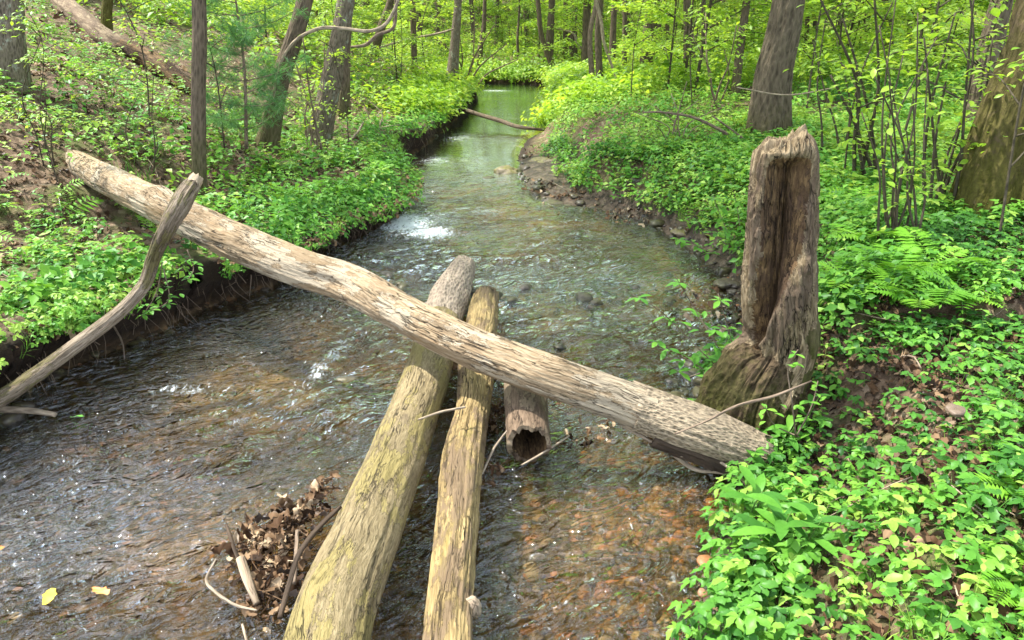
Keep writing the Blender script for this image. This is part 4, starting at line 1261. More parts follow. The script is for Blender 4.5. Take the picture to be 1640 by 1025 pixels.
def rubble():
    P_ = []
    for pl, n, y0, y1 in ((RW, 620, 3.2, 12), (LW, 260, 3.0, 14)):
        m = (pl[:-1, 1] > y0) & (pl[:-1, 1] < y1); ks = np.where(m)[0]
        k = rng.choice(ks, n); f = rng.random(n)[:, None]
        a = pl[k, :2] * (1 - f) + pl[k + 1, :2] * f
        P_.append(a + rng.normal(0, .13, (n, 2)))
    m = 170
    P_.append(np.stack([rng.uniform(-1.6, 1.4, m), 5.55 + rng.normal(0, .28, m)], 1))
    q = np.concatenate(P_); z, sd, l = terrain(q[:, 0], q[:, 1]); n = len(q)
    s = np.clip(np.exp(rng.normal(math.log(.03), .5, n)), .012, .09)
    mb = scatter([stone(2, 1, rng.uniform(.6, 1), rng.uniform(.4, .7), 40 + i, .45) for i in range(6)], np.stack([q[:, 0], q[:, 1], np.maximum(z, -.02) + s * .1], 1), rng.uniform(0, 6.28, n), rng.uniform(0, .5, n), s, rng.random(n))
    tag(link('shore_rubble', mb.mesh('shore_rubble', None, True), MAT_ROCK), None, None, kind='stuff')
rubble()

# ------------------------------------------------------------------ understory trees of the woods behind
def spray_tree(seed, h=3.6, nb=11, spread=1.5, nleaf=1500, lf=.075, lowest=.12, hi=False):
    rs = random.Random(seed); r2 = np.random.default_rng(seed)
    mb = MB()
    st = catmull([(0, 0, -.1), (rs.uniform(-.15, .15), rs.uniform(-.15, .15), h * .35), (rs.uniform(-.4, .4), rs.uniform(-.3, .3), h * .7), (rs.uniform(-.6, .6), rs.uniform(-.5, .5), h)], 16)
    V, F3, F4, lc = tube(st, np.linspace(.012 if hi else .020, .004, 17) * (h / 3.5), 7); mb.add(V, F3, F4, lc=lc)
    pos = []; yaws = []
    for b in range(nb):
        s = lowest + (1 - lowest) * (b + rs.random()) / nb
        i = min(int(s * 16), 15); p0 = st[i]
        a = rs.uniform(0, 6.28); L = spread * (1.05 - .55 * s) * rs.uniform(.6, 1.2)
        d = np.array([math.cos(a), math.sin(a), 0])
        p = catmull([p0, p0 + d * L * .5 + np.array([0, 0, .22 * L]), p0 + d * L + np.array([rs.uniform(-.1, .1), rs.uniform(-.1, .1), .16 * L])], 8)
        V, F3, F4, lc = tube(p, np.linspace(.009, .002, 9) * (h / 3.5), 5); mb.add(V, F3, F4, lc=lc)
        m = nleaf // nb
        u = r2.uniform(.2, 1.05, m); side = r2.normal(0, .20, m) * L * .8
        idx = np.clip((u * 8).astype(int), 0, 7)
        pp = p[idx] + (p[np.clip(idx + 1, 0, 8)] - p[idx]) * ((u * 8) % 1)[:, None]
        perp = np.array([-d[1], d[0], 0])
        pp = pp + perp * side[:, None]; pp[:, 2] += r2.normal(0, .045, m) - np.abs(side) * .15
        pos.append(pp); yaws.append(a - math.pi / 2 + np.sign(side) * .9 + r2.normal(0, .4, m))
    pos = np.concatenate(pos); yaws = np.concatenate(yaws); n = len(pos)
    tp = [leaf(lf, lf * .5, .25, .25, 4), leaf(lf * 1.2, lf * .55, .2, .3, 4)] if hi else [leaf2(lf, lf * .55), leaf2(lf * 1.25, lf * .6)]
    lm = scatter(tp, pos, yaws, np.abs(r2.normal(0, .35, n)), r2.uniform(.7, 1.25, n), np.clip(r2.normal(.6, .17, n), 0, 1))
    return mb.mesh('stem', None, True), lm.mesh('foliage')

UNDER = [spray_tree(300 + i, 3.4 + .5 * (i % 4), 13, 1.7, 2300, .10) for i in range(6)]
NEARU = [spray_tree(400 + i, 2.6 + .3 * i, 12, .95, 620, .062, .2, True) for i in range(4)]
PROTO = {}
def place_under(p, kind, rotz, sc, label, group, name='understory_tree', cat='sapling'):
    key = (id(kind[0]), name)
    if key in PROTO:
        return dup(PROTO[key], p, rotz, sc, label, group)
    r = empty(name, p, label, cat, group, rotz, sc)
    link('stem', kind[0], STEM_DK, r); link('foliage', kind[1], MAT_TREE, r)
    PROTO[key] = r
    return r

SAPS = []
def far_woods():
    n = 0; tries = 0
    rs = random.Random(11)
    while n < 175 and tries < 4000:
        tries += 1
        y = 12 + 36 * rs.random() ** .9; x = rs.uniform(-.78, .80) * (y + 1)
        z, sd, l = terrain(np.array([x]), np.array([y])); z, sd, l = z[0], sd[0], l[0]
        qx = proj((x, y, z))[0]
        if qx < -60 or qx > 1700: continue
        if sd < .9 or (l > .5 and rs.random() < (.35 if y < 24 else .05)): continue
        if abs(x - 1.0) < 1.7 and y < 23: continue
        n += 1
        SAPS.append(place_under((x, y, z), UNDER[n % 6], rs.uniform(0, 6.28), rs.uniform(.75, 1.25), 'x', 'leafy saplings of the woods behind'))
far_woods()

def backdrop_foliage():
    n = 52000
    y = rng.uniform(40, 64, n); x = rng.uniform(-.95, .95, n) * y
    z = terrain(x, y)[0]
    zz = z + rng.random(n) ** 1.3 * 13
    k = vnoise(x * .25, zz * .35, y * .12, 311) > -.45
    x, y, zz = x[k], y[k], zz[k]; m = len(x)
    L = .42
    mb = scatter([leaf2(L, L * .7), leaf2(L * .8, L * .5)], np.stack([x, y, zz], 1), rng.uniform(0, 6.28, m), rng.uniform(0, .9, m), rng.uniform(.7, 1.3, m), np.clip(rng.normal(.45, .2, m) + .3 * vnoise(x * .3, zz * .4, y * .3, 312), 0, 1))
    tag(link('far_off_woods', mb.mesh('far_off_woods'), MAT_TREE), None, None, kind='stuff')
backdrop_foliage()

# nearer shrubs and saplings, each placed
NEARP = [(1350, 300, 1.0, 0, 'leafy shrub right beside the massive trunk, glossy pale leaves'), (1500, 330, 1.05, 1, 'leafy shrub between the thicket of thin stems and the mossy giant'),
         (1600, 395, .8, 2, 'leafy sapling standing in front of the foot of the mossy giant'), (1290, 190, 1.2, 3, 'leafy sapling behind the top of the tall stump'),
         (1110, 178, 1.2, 0, 'bright leafed sapling over the brush pile on the right bank'), (1010, 168, 1.0, 1, 'low bright sapling at the foot of the big straight trunk'),
         (1440, 240, 1.3, 2, 'tall leafy sapling rising behind the thin stem thicket'), (240, 210, .7, 3, 'slight green sapling on the hillside below the rotting log'),
         (560, 245, .75, 0, 'leafy sapling at the foot of the leaning brown trunk'), (95, 300, .55, 1, 'slight sapling standing over the upper end of the long log'),
         (640, 150, .9, 2, 'leafy sapling on the sunny left bank beside the very straight thin trunk'), (360, 245, .75, 3, 'airy sapling between the thin straight trunk and the pine'),
         (1230, 130, 1.2, 1, 'leafy sapling in the woods left of the massive trunk'), (1560, 260, 1.2, 0, 'leafy sapling brushing the trunk behind the mossy giant'), (30, 60, .8, 2, 'leafy sapling beside the trunk at the left edge')]
for i, (px, py, s, k, lb) in enumerate(NEARP):
    p = G(px, py)
    place_under(tuple(p), NEARU[k], i * 1.3, s, lb, 'leafy shrubs and saplings near the stream', 'leafy_sapling')

def arch_shrub(px, py, tops, w, label, mat=STEM_DK, leaves=80, lf=.06, name='multi_stem_shrub', dy=.5, cat='shrub'):
    b = G(px, py)
    root = empty(name, b, label, cat)
    rs = random.Random(px); pos = []
    for (tx, ty) in tops:
        y = b[1] + rs.uniform(-dy, dy)
        t = PY(tx, ty, y)
        b2 = b + np.array([rs.uniform(-.14, .14), rs.uniform(-.1, .1), -.04])
        m = b2 * .45 + t * .55; m[0] += rs.uniform(-.12, .12) - (t[0] - b2[0]) * .18; m[2] += .05
        c = catmull([b2, (b2 + m) / 2 + np.array([rs.uniform(-.04, .04), 0, 0]), m, t], 16)
        tube_obj('stem', c, np.linspace(rad(b, w), rad(b, w) * .4, 17), mat, root, b, 6)
        for _ in range(leaves // max(1, len(tops))):
            i = rs.randint(5, 16); pos.append(c[i] + np.array([rs.gauss(0, .09), rs.gauss(0, .09), rs.gauss(0, .05)]))
    if pos:
        pos = np.array(pos); n = len(pos)
        mb = scatter([leaf(lf, lf * .5, .25, .25, 4), leaf(lf * 1.2, lf * .6, .25, .25, 4)], pos, rng.uniform(0, 6.28, n), np.abs(rng.normal(0, .4, n)), rng.uniform(.7, 1.3, n), np.clip(rng.normal(.65, .15, n), 0, 1))
        link('foliage', mb.mesh('foliage', b), MAT_TREE, root)
    return root
arch_shrub(1432, 392, [(1395, 110), (1408, 40), (1424, 130), (1436, -10), (1448, 80), (1462, 150), (1470, 20), (1486, 110), (1418, 200), (1452, 210), (1500, 60), (1380, 180)], 4.5, 'thicket of thin green upright stems left of the mossy giant', STEM_DK, 150, .06)
arch_shrub(1500, 345, [(1560, -10), (1530, 20), (1480, 60), (1590, 60), (1515, 130), (1540, 190)], 6, 'dark arching shrub stems sweeping up to the top right', STEM_DK, 160, .075)
arch_shrub(1385, 300, [(1310, -10), (1350, 30), (1372, 100), (1330, 120), (1400, -10)], 7, 'dark forked stems of a bush right of the massive trunk', STEM_DK, 150, .07)
arch_shrub(1325, 265, [(1300, 60), (1322, 30), (1345, 90)], 4, 'slender bush just behind the tall stump', STEM_DK, 90, .07)
arch_shrub(745, 150, [(700, 60), (735, 50), (775, 55), (812, 70), (830, 95), (760, 20), (792, 40)], 4, 'arching many-stemmed bush overhanging the narrow water at left', TWIG, 240, .10, dy=1.0)
arch_shrub(1085, 240, [(1040, 165), (1075, 150), (1120, 160), (1140, 190), (1050, 200), (1100, 130), (1160, 170), (1018, 180)], 3, 'tangled brown brush heap on the right bank', TWIG, 40, .05, name='brush_pile', cat='brush')
arch_shrub(600, 235, [(560, 190), (590, 160), (612, 175), (640, 200), (575, 150)], 2.5, 'bare grey twiggy bush at the bend of the left bank', TWIG_PALE, 20, .05)
arch_shrub(500, 245, [(470, 90), (485, 60), (505, 130), (520, 70), (455, 150)], 4, 'tangle of dark stems between the two leaning trunks', TWIG, 120, .06)
arch_shrub(80, 268, [(45, 140), (70, 120), (66, 60)], 2.5, 'pair of thin dark switches above the end of the long log', STEM_DK, 30, .05)
arch_shrub(235, 270, [(222, 150), (246, 120), (236, 190)], 2.5, 'thin switches on the litter slope above the long log', STEM_DK, 40, .05)
arch_shrub(1150, 175, [(1110, 60), (1130, 20), (1180, 40), (1160, 80)], 4, 'small leafy bush at the foot of the slim brown trunk', TWIG, 140, .08, dy=.8)

# branches
def px_branch(rows, label, mat, name='branch', ydepth=None, cat='branch', seg=10, n=40, group=None):
    a = []
    for r in rows:
        if ydepth is not None: p = PY(r[0], r[1], ydepth)
        else: p = P(r[0], r[1], r[3])
        a.append([*p, rad(p, r[2])])
    a = catmull(a, n)
    o = tube_obj(name, a[:, :3], a[:, 3], mat, None, (0, 0, 0), seg, log_rfun(int(rows[0][0]) % 50, .2, .04))
    return tag(o, label, cat, group)
yl = G(425, 238)[1]
px_branch([(438, 160, 2), (446, 110, 3.5), (470, 68, 5), (510, 46, 6), (550, 46, 6), (590, 50, 6), (618, 38, 6), (636, 5, 5), (640, -15, 5)], 'sinuous grey branch curving across the leaning trunks', TWIG_PALE, ydepth=yl - .3)
px_branch([(562, 75, 4), (585, 72, 6), (605, 56, 6), (630, 44, 6), (634, 10, 6), (634, -15, 6)], 'lower crooked branch hooking beneath the sinuous grey one', TWIG, ydepth=yl + .5)
px_branch([(608, 76, 3), (650, 64, 4), (700, 54, 4), (728, 46, 3)], 'pale slanting branch across the straight thin trunk', TWIG_PALE, ydepth=G(664, 130)[1] - .3)
px_branch([(720, 166, 6, .40), (760, 181, 7, .30), (800, 193, 7, .22), (830, 203, 7, .16), (872, 208, 4, .10)], 'dark stick lying across the calm water of the far pool', BARK_DARK, 'fallen_stick', cat='stick')
px_branch([(1030, 180, 3), (1060, 180, 4), (1110, 188, 5), (1160, 212, 5), (1206, 242, 4)], 'bowed thin branch arching over the brush heap', TWIG, ydepth=G(1130, 240)[1])
px_branch([(950, -12, 7), (962, 30, 6), (968, 70, 5), (985, 120, 4), (992, 150, 3)], 'pale bent branch crossing the dark trunks right of the pool', TWIG_PALE, ydepth=G(962, 152)[1] - .4)
px_branch([(888, 45, 3), (918, 54, 4), (940, 82, 4), (1060, 118, 2)], 'white dead limb hanging among the trunks right of the pool', TWIG_PALE, ydepth=G(917, 98)[1] - .5)
px_branch([(1180, 140, 2), (1260, 152, 2.5), (1340, 140, 2)], 'hair thin pale twig stretched before the massive trunk', TWIG_PALE, ydepth=G(1222, 222)[1] - .7)
px_branch([(1140, 185, 2.5), (1175, 210, 3), (1215, 240, 3)], 'short dark twig pointing down at the stump top', TWIG, ydepth=G(1222, 222)[1] - .5)
px_branch([(560, 226, 4, .55), (574, 210, 4, .6), (582, 196, 3, .7)], 'short pale stick leaning on the ferny left bank', TWIG_PALE, 'fallen_stick', cat='stick')
px_branch([(994, 680, 6, .16), (1030, 700, 7, .14), (1070, 722, 7, .10), (1110, 750, 8, .05), (1150, 756, 7, .05), (1190, 760, 6, .08)], 'forked grey stick angling down from beneath the long log', TWIG_PALE, 'fallen_stick', cat='stick')
px_branch([(1090, 730, 5, .12), (1135, 732, 5, .12), (1175, 755, 5, .12), (1205, 790, 5, .12), (1235, 850, 5, .15)], 'curved thin stick running into the herbs at lower right', TWIG_PALE, 'fallen_stick', cat='stick')
px_branch([(1080, 695, 3, .33), (1130, 675, 4, .40), (1180, 650, 5, .48), (1240, 634, 5, .55), (1300, 610, 3, .62)], 'slender twig lying over the bark end of the long log', TWIG, 'fallen_stick', cat='stick')
px_branch([(385, 895, 15, .10), (395, 925, 16, .08), (412, 968, 11, .04)], 'stubby pale stick beside the leaf raft', WOOD_PALE, 'driftwood_stick', cat='stick', seg=16)
px_branch([(346, 895, 2, .10), (331, 928, 5, .06), (345, 948, 5, .05), (375, 968, 5, .03), (412, 978, 3, .03)], 'bent whitish twig on the water left of the leaf raft', TWIG_PALE, 'driftwood_stick', cat='stick')
px_branch([(448, 990, 9, .22), (462, 940, 9, .24), (480, 885, 9, .25), (515, 840, 9, .25), (545, 812, 7, .25)], 'wet black stick pressed against the thick yellowed log', BARK_WET_SHADE, 'driftwood_stick', cat='stick')
px_branch([(470, 935, 8, .12), (474, 890, 8, .16), (476, 850, 6, .17)], 'short grey stick upright in the leaf raft', TWIG, 'driftwood_stick', cat='stick')
px_branch([(362, 840, 5, .05), (372, 870, 7, .06), (385, 905, 6, .06)], 'dark broken twig at the left end of the leaf raft', BARK_WET_SHADE, 'driftwood_stick', cat='stick')
px_branch([(388, 1000, 4, .04), (396, 1030, 4, .04)], 'tiny white twig at the bottom edge left of the thick log', TWIG_PALE, 'driftwood_stick', cat='stick')
px_branch([(670, 672, 3, .36), (705, 660, 4, .35), (745, 652, 4, .34)], 'thin pale twig bridging the thick and the middle log', TWIG_PALE, 'driftwood_stick', cat='stick')
px_branch([(772, 760, 3, .05), (790, 720, 4, .12), (812, 690, 3, .2)], 'thin twig between the middle log and the hollow log', TWIG_PALE, 'driftwood_stick', cat='stick')
px_branch([(835, 745, 3, .10), (875, 722, 4, .12), (912, 698, 3, .12)], 'thin twig lying across the mouth of the hollow log', TWIG_PALE, 'driftwood_stick', cat='stick')

# ------------------------------------------------------------------ leaf rafts caught on the logs
def raft(name, spots, n, seed):
    r2 = np.random.default_rng(seed)
    pos = []
    for px, py, z, sx, sy, h, w in spots:
        p = P(px, py, z); m = int(n * w)
        q = r2.normal(0, 1, (m, 2)); rr_ = np.exp(-(q ** 2).sum(1) / 2)
        pos.append(np.stack([p[0] + q[:, 0] * sx, p[1] + q[:, 1] * sy, z + h * rr_ * r2.random(m)], 1))
    pos = np.concatenate(pos); m = len(pos)
    mb = scatter(DEADT, pos, r2.uniform(0, 6.28, m), np.abs(r2.normal(.5, .6, m)), r2.uniform(.45, 1.25, m), np.clip(r2.normal(.5, .33, m), 0, 1))
    for _ in range(m // 4):
        a = pos[r2.integers(0, m)]; q = a + r2.normal(0, .07, 3) * np.array([1, 1, .35]); V, F3, F4, lc = tube(catmull([a, (a + q) / 2 + r2.normal(0, .008, 3), q], 3), np.linspace(.0028, .0015, 4), 4)
        mb.add(V, F3, F4, tint=np.full(len(V), r2.uniform(.1, .7)))
    tag(link(name, mb.mesh(name), MAT_DEAD), None, None, kind='stuff')
raft('leaf_debris', [(420, 872, .0, .08, .10, .04, .30), (465, 850, .02, .06, .11, .08, .30), (505, 805, .04, .03, .10, .07, .15), (432, 950, .0, .05, .09, .04, .25)], 400, 5)
raft('leaf_debris', [(795, 680, .0, .035, .12, .10, .4), (790, 760, .0, .025, .05, .06, .15), (715, 590, .1, .02, .09, .1, .2), (885, 640, .1, .02, .05, .1, .1), (900, 715, .0, .06, .03, .05, .15)], 110, 6)
raft('leaf_debris', [(1010, 690, .0, .14, .05, .06, .6), (1240, 720, .1, .06, .06, .06, .4)], 60, 8)
raft('bar_debris', [(900, 250, .10, .28, .35, .07, .4), (900, 300, .05, .25, .3, .05, .3), (1010, 345, .08, .25, .15, .05, .15), (1150, 500, .08, .12, .3, .05, .15)], 420, 9)
# drowned and floating leaves
m_ = 46
lx = rng.uniform(-2.6, 1.1, m_); ly = rng.uniform(1.2, 5, m_)
kk = terrain(lx, ly)[1] < -.1; lx, ly = lx[kk], ly[kk]; m_ = len(lx)
for i, (px, py, lb, tn) in enumerate([(68, 970, 'yellow leaf drowned near the bottom left corner', 1.0), (135, 668, 'green leaf floating near the driftwood stick', .0), (8, 875, 'orange leaf under water at the left edge', .75), (150, 940, 'small orange leaf under water beside the yellow one', .7)]):
    p = P(px, py, .012)
    V, Fc = dead_leaf(random.Random(i)); V = V * 1.0; V[:, 2] *= .25
    mb = MB(); mb.add(V, F3=Fc, tint=np.full(len(V), tn))
    mt = M('floating_leaf'); 
    mm = mt.pbr({0: (.55, .42, .04), 1: (.10, .30, .03), 2: (.42, .17, .04), 3: (.40, .16, .03)}[i], .5)
    o_ = link('floating_leaf', mb.mesh('floating_leaf'), mm); o_.location = p; o_.rotation_euler = (0, 0, i * 1.4)
    tag(o_, lb, 'leaf')

# ------------------------------------------------------------------ stones
def rock(px, py, wpx, hf, label, mat, z=.0, seed=0, dep=1.0, sink=.2):
    p = P(px, py, z); r = rad(p, wpx)
    V, Fc = stone(3, r, r * dep, r * hf, seed, .45)
    V = V + .04 * r * fbm(V[:, 0] / r * 6, V[:, 1] / r * 6, V[:, 2] / r * 6, 3, seed)[:, None]
    mb = MB(); mb.add(V, F3=Fc, tint=np.full(len(V), random.random()))
    o = link('stream_rock', mb.mesh('stream_rock'), mat); o.location = (p[0], p[1], z + r * hf * .4 - r * sink * .3)
    return tag(o, label, 'rock')
rock(893, 262, 62, .32, 'pale mossy flat rock on the mud bar', MAT_ROCKM, .05, 1, .8)
rock(868, 262, 40, .4, 'dark mossy block at the water side of the mud bar', MAT_ROCKM, .03, 2)
rock(915, 245, 60, .35, 'brown stone buried in leaves atop the mud bar', MAT_ROCKM, .08, 3)
rock(812, 280, 40, .5, 'mossy rock standing in mid stream', MAT_ROCKM, .0, 4)
rock(785, 290, 28, .4, 'low black rock left of the mossy mid stream rock', MAT_ROCK, .0, 5)
rock(826, 298, 16, .4, 'little black rock right in front of the mossy mid stream rock', MAT_ROCK, .0, 6)
rock(806, 297, 13, .5, 'smallest black rock before the mossy mid stream rock', MAT_ROCK, .0, 7)
rock(728, 296, 18, .5, 'small dark rock breaking the riffle at mid stream', MAT_ROCK, .0, 8)
rock(650, 274, 34, .22, 'flat dark slab by the left undercut', MAT_ROCK, .0, 9)
rock(884, 327, 36, .22, 'flat dark clod in the shallows below the mud bar', MAT_ROCK, .0, 10)
rock(905, 336, 22, .3, 'small clod at the tip of the mud bar', MAT_ROCK, .0, 11)
rock(897, 300, 46, .2, 'crumbly brown clod at the water edge of the mud bar', MAT_ROCK, .02, 12)
rock(926, 380, 12, .5, 'black shard poking out of the broad riffle', MAT_ROCK, .0, 13)
rock(896, 558, 20, .5, 'dark round stone just above the long log', MAT_ROCK, .0, 14)
rock(620, 402, 70, .22, 'dark ledge below the white splash', MAT_ROCK, -.02, 15, .6)
rock(560, 612, 46, .3, 'dark wet stone beside the thick log below the small fall', MAT_ROCK, -.01, 16, .7)
rock(1100, 372, 44, .3, 'brown stone at the right water edge', MAT_ROCKM, .05, 17)
rock(1060, 352, 40, .3, 'grey brown stone at the edge under overhanging leaves', MAT_ROCK, .04, 18)
rock(1150, 575, 60, .25, 'flat wet stone left of the stump foot', MAT_ROCK, .0, 19, .6)
rock(1040, 695, 26, .5, 'rusty brown stone beneath the long log', MAT_ROCK, .0, 20)
rock(1165, 455, 40, .3, 'dark stone at the edge just left of the stump', MAT_ROCK, .03, 21)
rock(1530, 660, 30, .5, 'tan stone among herbs on the right bank', stone_mat('tan_stone', [(0, (.14, .10, .07)), (1, (.22, .165, .11))]), .62, 22)

# ------------------------------------------------------------------ ferns
FR = [frond(.42, 15, random.Random(i), .2) for i in range(5)]
FRM = [make_mesh('frond', V, [Fc], {'tint': np.full(len(V), .4 + .08 * i)}) for i, (V, Fc) in enumerate(FR)]
FERNS = [(560, 315, 1.0, 'fern at the tip of the left bank beside the splash'), (598, 290, .95, 'fern hanging over the undercut left bank'), (520, 335, .95, 'fern on the left bank just above the long log'),
         (470, 325, .9, 'fern inland of the others above the middle of the long log'), (585, 345, .8, 'lowest fern on the left bank tip, brushing the water'), (440, 275, 1.0, 'fern at the foot of the dark leaning trunk'),
         (545, 268, .9, 'fern beneath the leaning brown trunk'), (1425, 455, 1.15, 'large bright fern in the middle of the right bank patch'), (1490, 440, 1.1, 'bright fern left of the mossy giant'), (1535, 480, 1.0, 'fern rightmost of the bright patch'),
         (1400, 400, 1.0, 'fern at the foot of the thin stem thicket'), (1460, 520, .95, 'fern at the lower edge of the bright patch'), (1365, 470, .9, 'fern right beside the tall stump'), (1215, 262, 1.1, 'dark fern under the massive trunk left of the stump top'),
         (1150, 270, 1.0, 'fern on the right bank beyond the stump'), (1640, 800, .6, 'fern at the right edge among the low herbs'), (1625, 950, .55, 'fern in the bottom right corner'), (1010, 255, .9, 'fern behind the mud bar'), (640, 205, .9, 'fern on the sunny left bank upstream of the undercut'), (500, 205, .9, 'fern between the two leaning trunks')]
def fern(px, py, s, lb, k):
    p = G(px, py); s *= .82
    rs = random.Random(k)
    root = empty('fern', p, lb, 'fern', 'ferns on the banks', rs.uniform(0, 6.28), s)
    nf = rs.randint(7, 10)
    for i in range(nf):
        o = link('frond', FRM[rs.randint(0, 4)], MAT_FERN, root)
        o.rotation_euler = (rs.uniform(-.1, .45), rs.uniform(-.15, .15), i / nf * 6.28 + rs.uniform(-.25, .25)); sc = rs.uniform(.7, 1.15); o.scale = (sc,) * 3
for k, f_ in enumerate(FERNS): fern(*f_, k)

# broad lance-leaved herbs
def lance_herb(px, py, h, lb, k, n=10, L=.16, z=None):
    p = G(px, py); rs = random.Random(k)
    root = empty('broadleaf_herb', p, lb, 'plant', 'broad-leaved herbs')
    tube_obj('stem', catmull([p, p + np.array([0, 0, h * .5]), p + np.array([.02, -.02, h])], 6), np.linspace(.004, .002, 7), STEM_GREEN, root, p, 6)
    for i in range(n):
        s = (i + 1) / n
        V, Fc = leaf(L * (1.1 - .5 * abs(s - .4)), L * .30, .3, .35, 6, .0, .4)
        me = make_mesh('leaf', V, [Fc], {'tint': np.full(len(V), rs.uniform(.35, .7))})
        o = link('leaf', me, MAT_HERB, root); o.location = (0, 0, h * s * .95); o.rotation_euler = (rs.uniform(.25, .8), 0, i * 2.4 + rs.uniform(-.3, .3))
STEM_GREEN = bark_mat('herb_stem', (.05, .10, .02), (.10, .2, .04), 40)
lance_herb(1240, 905, .26, 'tallest lance-leaved herb in the lower right, at the water edge', 1, 12, .17)
lance_herb(1200, 850, .20, 'lance-leaved herb just above and left of the tallest one', 2, 9, .15)
lance_herb(1290, 900, .20, 'lance-leaved herb just right of the tallest one', 3, 9, .14)
lance_herb(1255, 740, .20, 'lance-leaved herb sprouting before the mossy stump foot', 4, 8, .12)
lance_herb(1225, 790, .20, 'broad-leaved herb by the end of the long log', 5, 7, .13)
lance_herb(45, 545, .22, 'broad-leaved herb on the left bank above the grey limb', 6, 8, .10)
lance_herb(1290, 700, .22, 'upright sprig right of the stump foot', 7, 8, .10)

# leafy sprigs reaching over the water from the right bank
def sprig(rows, lb, k, ydepth, lf=.075, cluster=5, name='leafy_sprig'):
    """rows: list of stems, each a px path ending in leaf whorls"""
    rs = random.Random(k)
    b = PY(*rows[0][0], ydepth)
    root = empty(name, b, lb, 'shrub')
    out = []
    for st in rows:
        y0 = ydepth
        pts_ = [PY(a, c, y0 + j * rs.uniform(-.04, .04)) for j, (a, c) in enumerate(st)]
        c = catmull(pts_, 12)
        tube_obj('stem', c, np.linspace(.004, .0018, 13), TWIG, root, b, 6)
        for j in range(3, 13, 2):
            if j > 9 or rs.random() < .6:
                tip = c[j]
                for q in range(cluster):
                    V, Fc = leaf(lf * rs.uniform(.7, 1.1), lf * .42, .25, .25, 5, .06)
                    out.append(xf((V, Fc), 1, rotm(q / cluster * 6.28 + rs.uniform(-.3, .3), rs.uniform(-.3, .3), rs.uniform(-.2, .2)), tip + np.array([rs.uniform(-.05, .05), rs.uniform(-.05, .05), 0]) * (j < 11) - b))
    V, Fc = merge(out)
    link('foliage', make_mesh('foliage', V, [Fc], {'tint': np.clip(np.repeat(rng.normal(.6, .1, len(V) // 14 + 1), 14)[:len(V)], 0, 1)}), MAT_HERB, root)
ys = STUMP_O[1] + .25
sprig([[(1190, 640), (1140, 600), (1090, 570), (1040, 540)], [(1185, 620), (1120, 560), (1060, 500), (1010, 470)], [(1180, 600), (1140, 540), (1110, 490), (1080, 440)], [(1185, 640), (1120, 620), (1080, 590)], [(1190, 600), (1170, 540), (1150, 470)]], 'leafy twigs reaching over the water left of the stump', 1, ys)
sprig([[(1180, 690), (1140, 650), (1110, 640)], [(1185, 690), (1160, 640), (1130, 600)]], 'low sprig of grassy leaves at the stump foot by the little fall', 2, ys - .1)
ye = P(1160, 400, .2)[1]
sprig([[(1190, 420), (1150, 380), (1110, 350)], [(1190, 420), (1160, 360), (1140, 310)], [(1190, 430), (1130, 400), (1080, 380)], [(1190, 400), (1180, 330), (1170, 290)]], 'bright leafy twigs hanging over the right water edge beyond the stump', 3, ye, .10)
sprig([[(1275, 700), (1268, 640), (1262, 590), (1278, 560)], [(1275, 700), (1300, 650), (1310, 610)], [(1280, 700), (1240, 680), (1225, 650)]], 'small vine with paired leaves climbing the front of the stump', 4, STUMP_O[1] - .36, .05, 3, 'climbing_vine')
yb = P(215, 530, .3)[1]
sprig([[(260, 420), (250, 470), (225, 510)], [(262, 430), (270, 480), (235, 500)], [(300, 400), (310, 430), (300, 450)]], 'leafy sprig hanging from the left bank behind the grey limb', 5, yb + .2, .06)

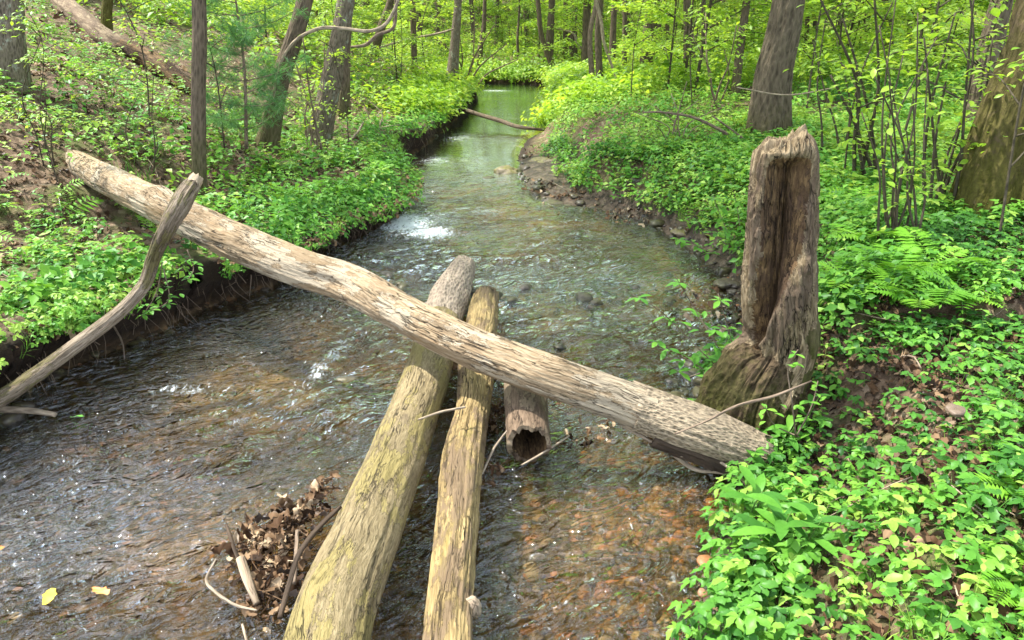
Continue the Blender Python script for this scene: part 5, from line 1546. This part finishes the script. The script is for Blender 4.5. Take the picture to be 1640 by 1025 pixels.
# blue-green pine sapling
def pine(px, py, lb):
    b = G(px, py); rs = random.Random(4)
    root = empty('pine_sapling', b, lb, 'pine')
    t = PY(372, -40, b[1])
    c = catmull([b, (b + t) / 2 + np.array([.05, 0, 0]), t], 14)
    tube_obj('trunk', c, np.linspace(.022, .008, 15), TWIG, root, b, 8)
    ndl = leaf2(.10, .0035, 0)
    tuft = merge([xf(ndl, 1, rotm(rs.uniform(0, 6.28), rs.uniform(-.9, .9), 0)) for _ in range(22)])
    for i in range(22):
        s = 2 + i // 2; p0 = c[min(s, 14)]
        a = rs.uniform(0, 6.28); L = rs.uniform(.4, .95)
        e = p0 + np.array([math.cos(a) * L, math.sin(a) * L, .1 + .15 * rs.random()])
        bc = catmull([p0, (p0 + e) / 2 + np.array([0, 0, -.04]), e], 8)
        br = tube_obj('branch', bc, np.linspace(.007, .003, 9), TWIG, root, b, 5)
        pos = []
        for j in range(2, 9):
            for q in range(3): pos.append(bc[j] + np.array([rs.gauss(0, .06), rs.gauss(0, .06), rs.gauss(0, .03)]))
        pos = np.array(pos); n = len(pos)
        mb = scatter([tuft], pos, rng.uniform(0, 6.28, n), rng.uniform(0, .5, n), rng.uniform(.7, 1.2, n), np.clip(rng.normal(.5, .15, n), 0, 1))
        link('needles', mb.mesh('needles', b), MAT_PINE, br)
pine(395, 250, 'soft needled blue-green pine sapling left of the dark leaning trunk')

# ------------------------------------------------------------------ labels for the woods' repeats, by the nearest named trunk
REFS = [(80, 'the upper left rotting log'), (240, 'the switches above the long log'), (395, 'the pine sapling'), (1320, 'the bush behind the stump'), (1500, 'the dark arching stems'), (14, 'the trunk at the left edge'), (169, 'the short mossy trunk'), (318, 'the thin trunk behind the propped limb'), (425, 'the dark leaning trunk'), (507, 'the leaning brown trunk'), (596, 'the crooked dark trunk'),
        (664, 'the very straight thin trunk'), (722, 'the tan trunk with flared base'), (830, 'the middle of the far pool'), (878, 'the stout trunk by the pool'), (938, 'the reddish trunk right of the pool'), (1036, 'the big straight trunk'),
        (1106, 'the half hidden dark trunk'), (1176, 'the slim brown leaning trunk'), (1222, 'the massive furrowed trunk'), (1430, 'the thin stem thicket'), (1564, 'the brown trunk behind the mossy giant'), (1620, 'the mossy giant')]
ORD = ['first', 'second', 'third', 'fourth', 'fifth', 'sixth', 'seventh', 'eighth', 'ninth', 'tenth', 'eleventh', 'twelfth', 'thirteenth', 'fourteenth', 'fifteenth', 'sixteenth', 'seventeenth', 'eighteenth', 'nineteenth', 'twentieth']
def auto_label(objs, noun):
    buckets = {}
    for o in objs:
        px = proj(o.location)[0]
        ref = min(REFS, key=lambda q: abs(q[0] - px))
        buckets.setdefault((ref, px > ref[0]), []).append((abs(px - ref[0]), o))
    for (ref, right), lst in buckets.items():
        lst.sort(key=lambda q: q[0])
        for i, (_, o) in enumerate(lst):
            o['label'] = '%s, %s to the %s of %s' % (noun, ORD[min(i, 19)], 'right' if right else 'left', ref[1])
auto_label(TRUNKS, 'slender far trunk')
auto_label(SAPS, 'leafy far sapling')
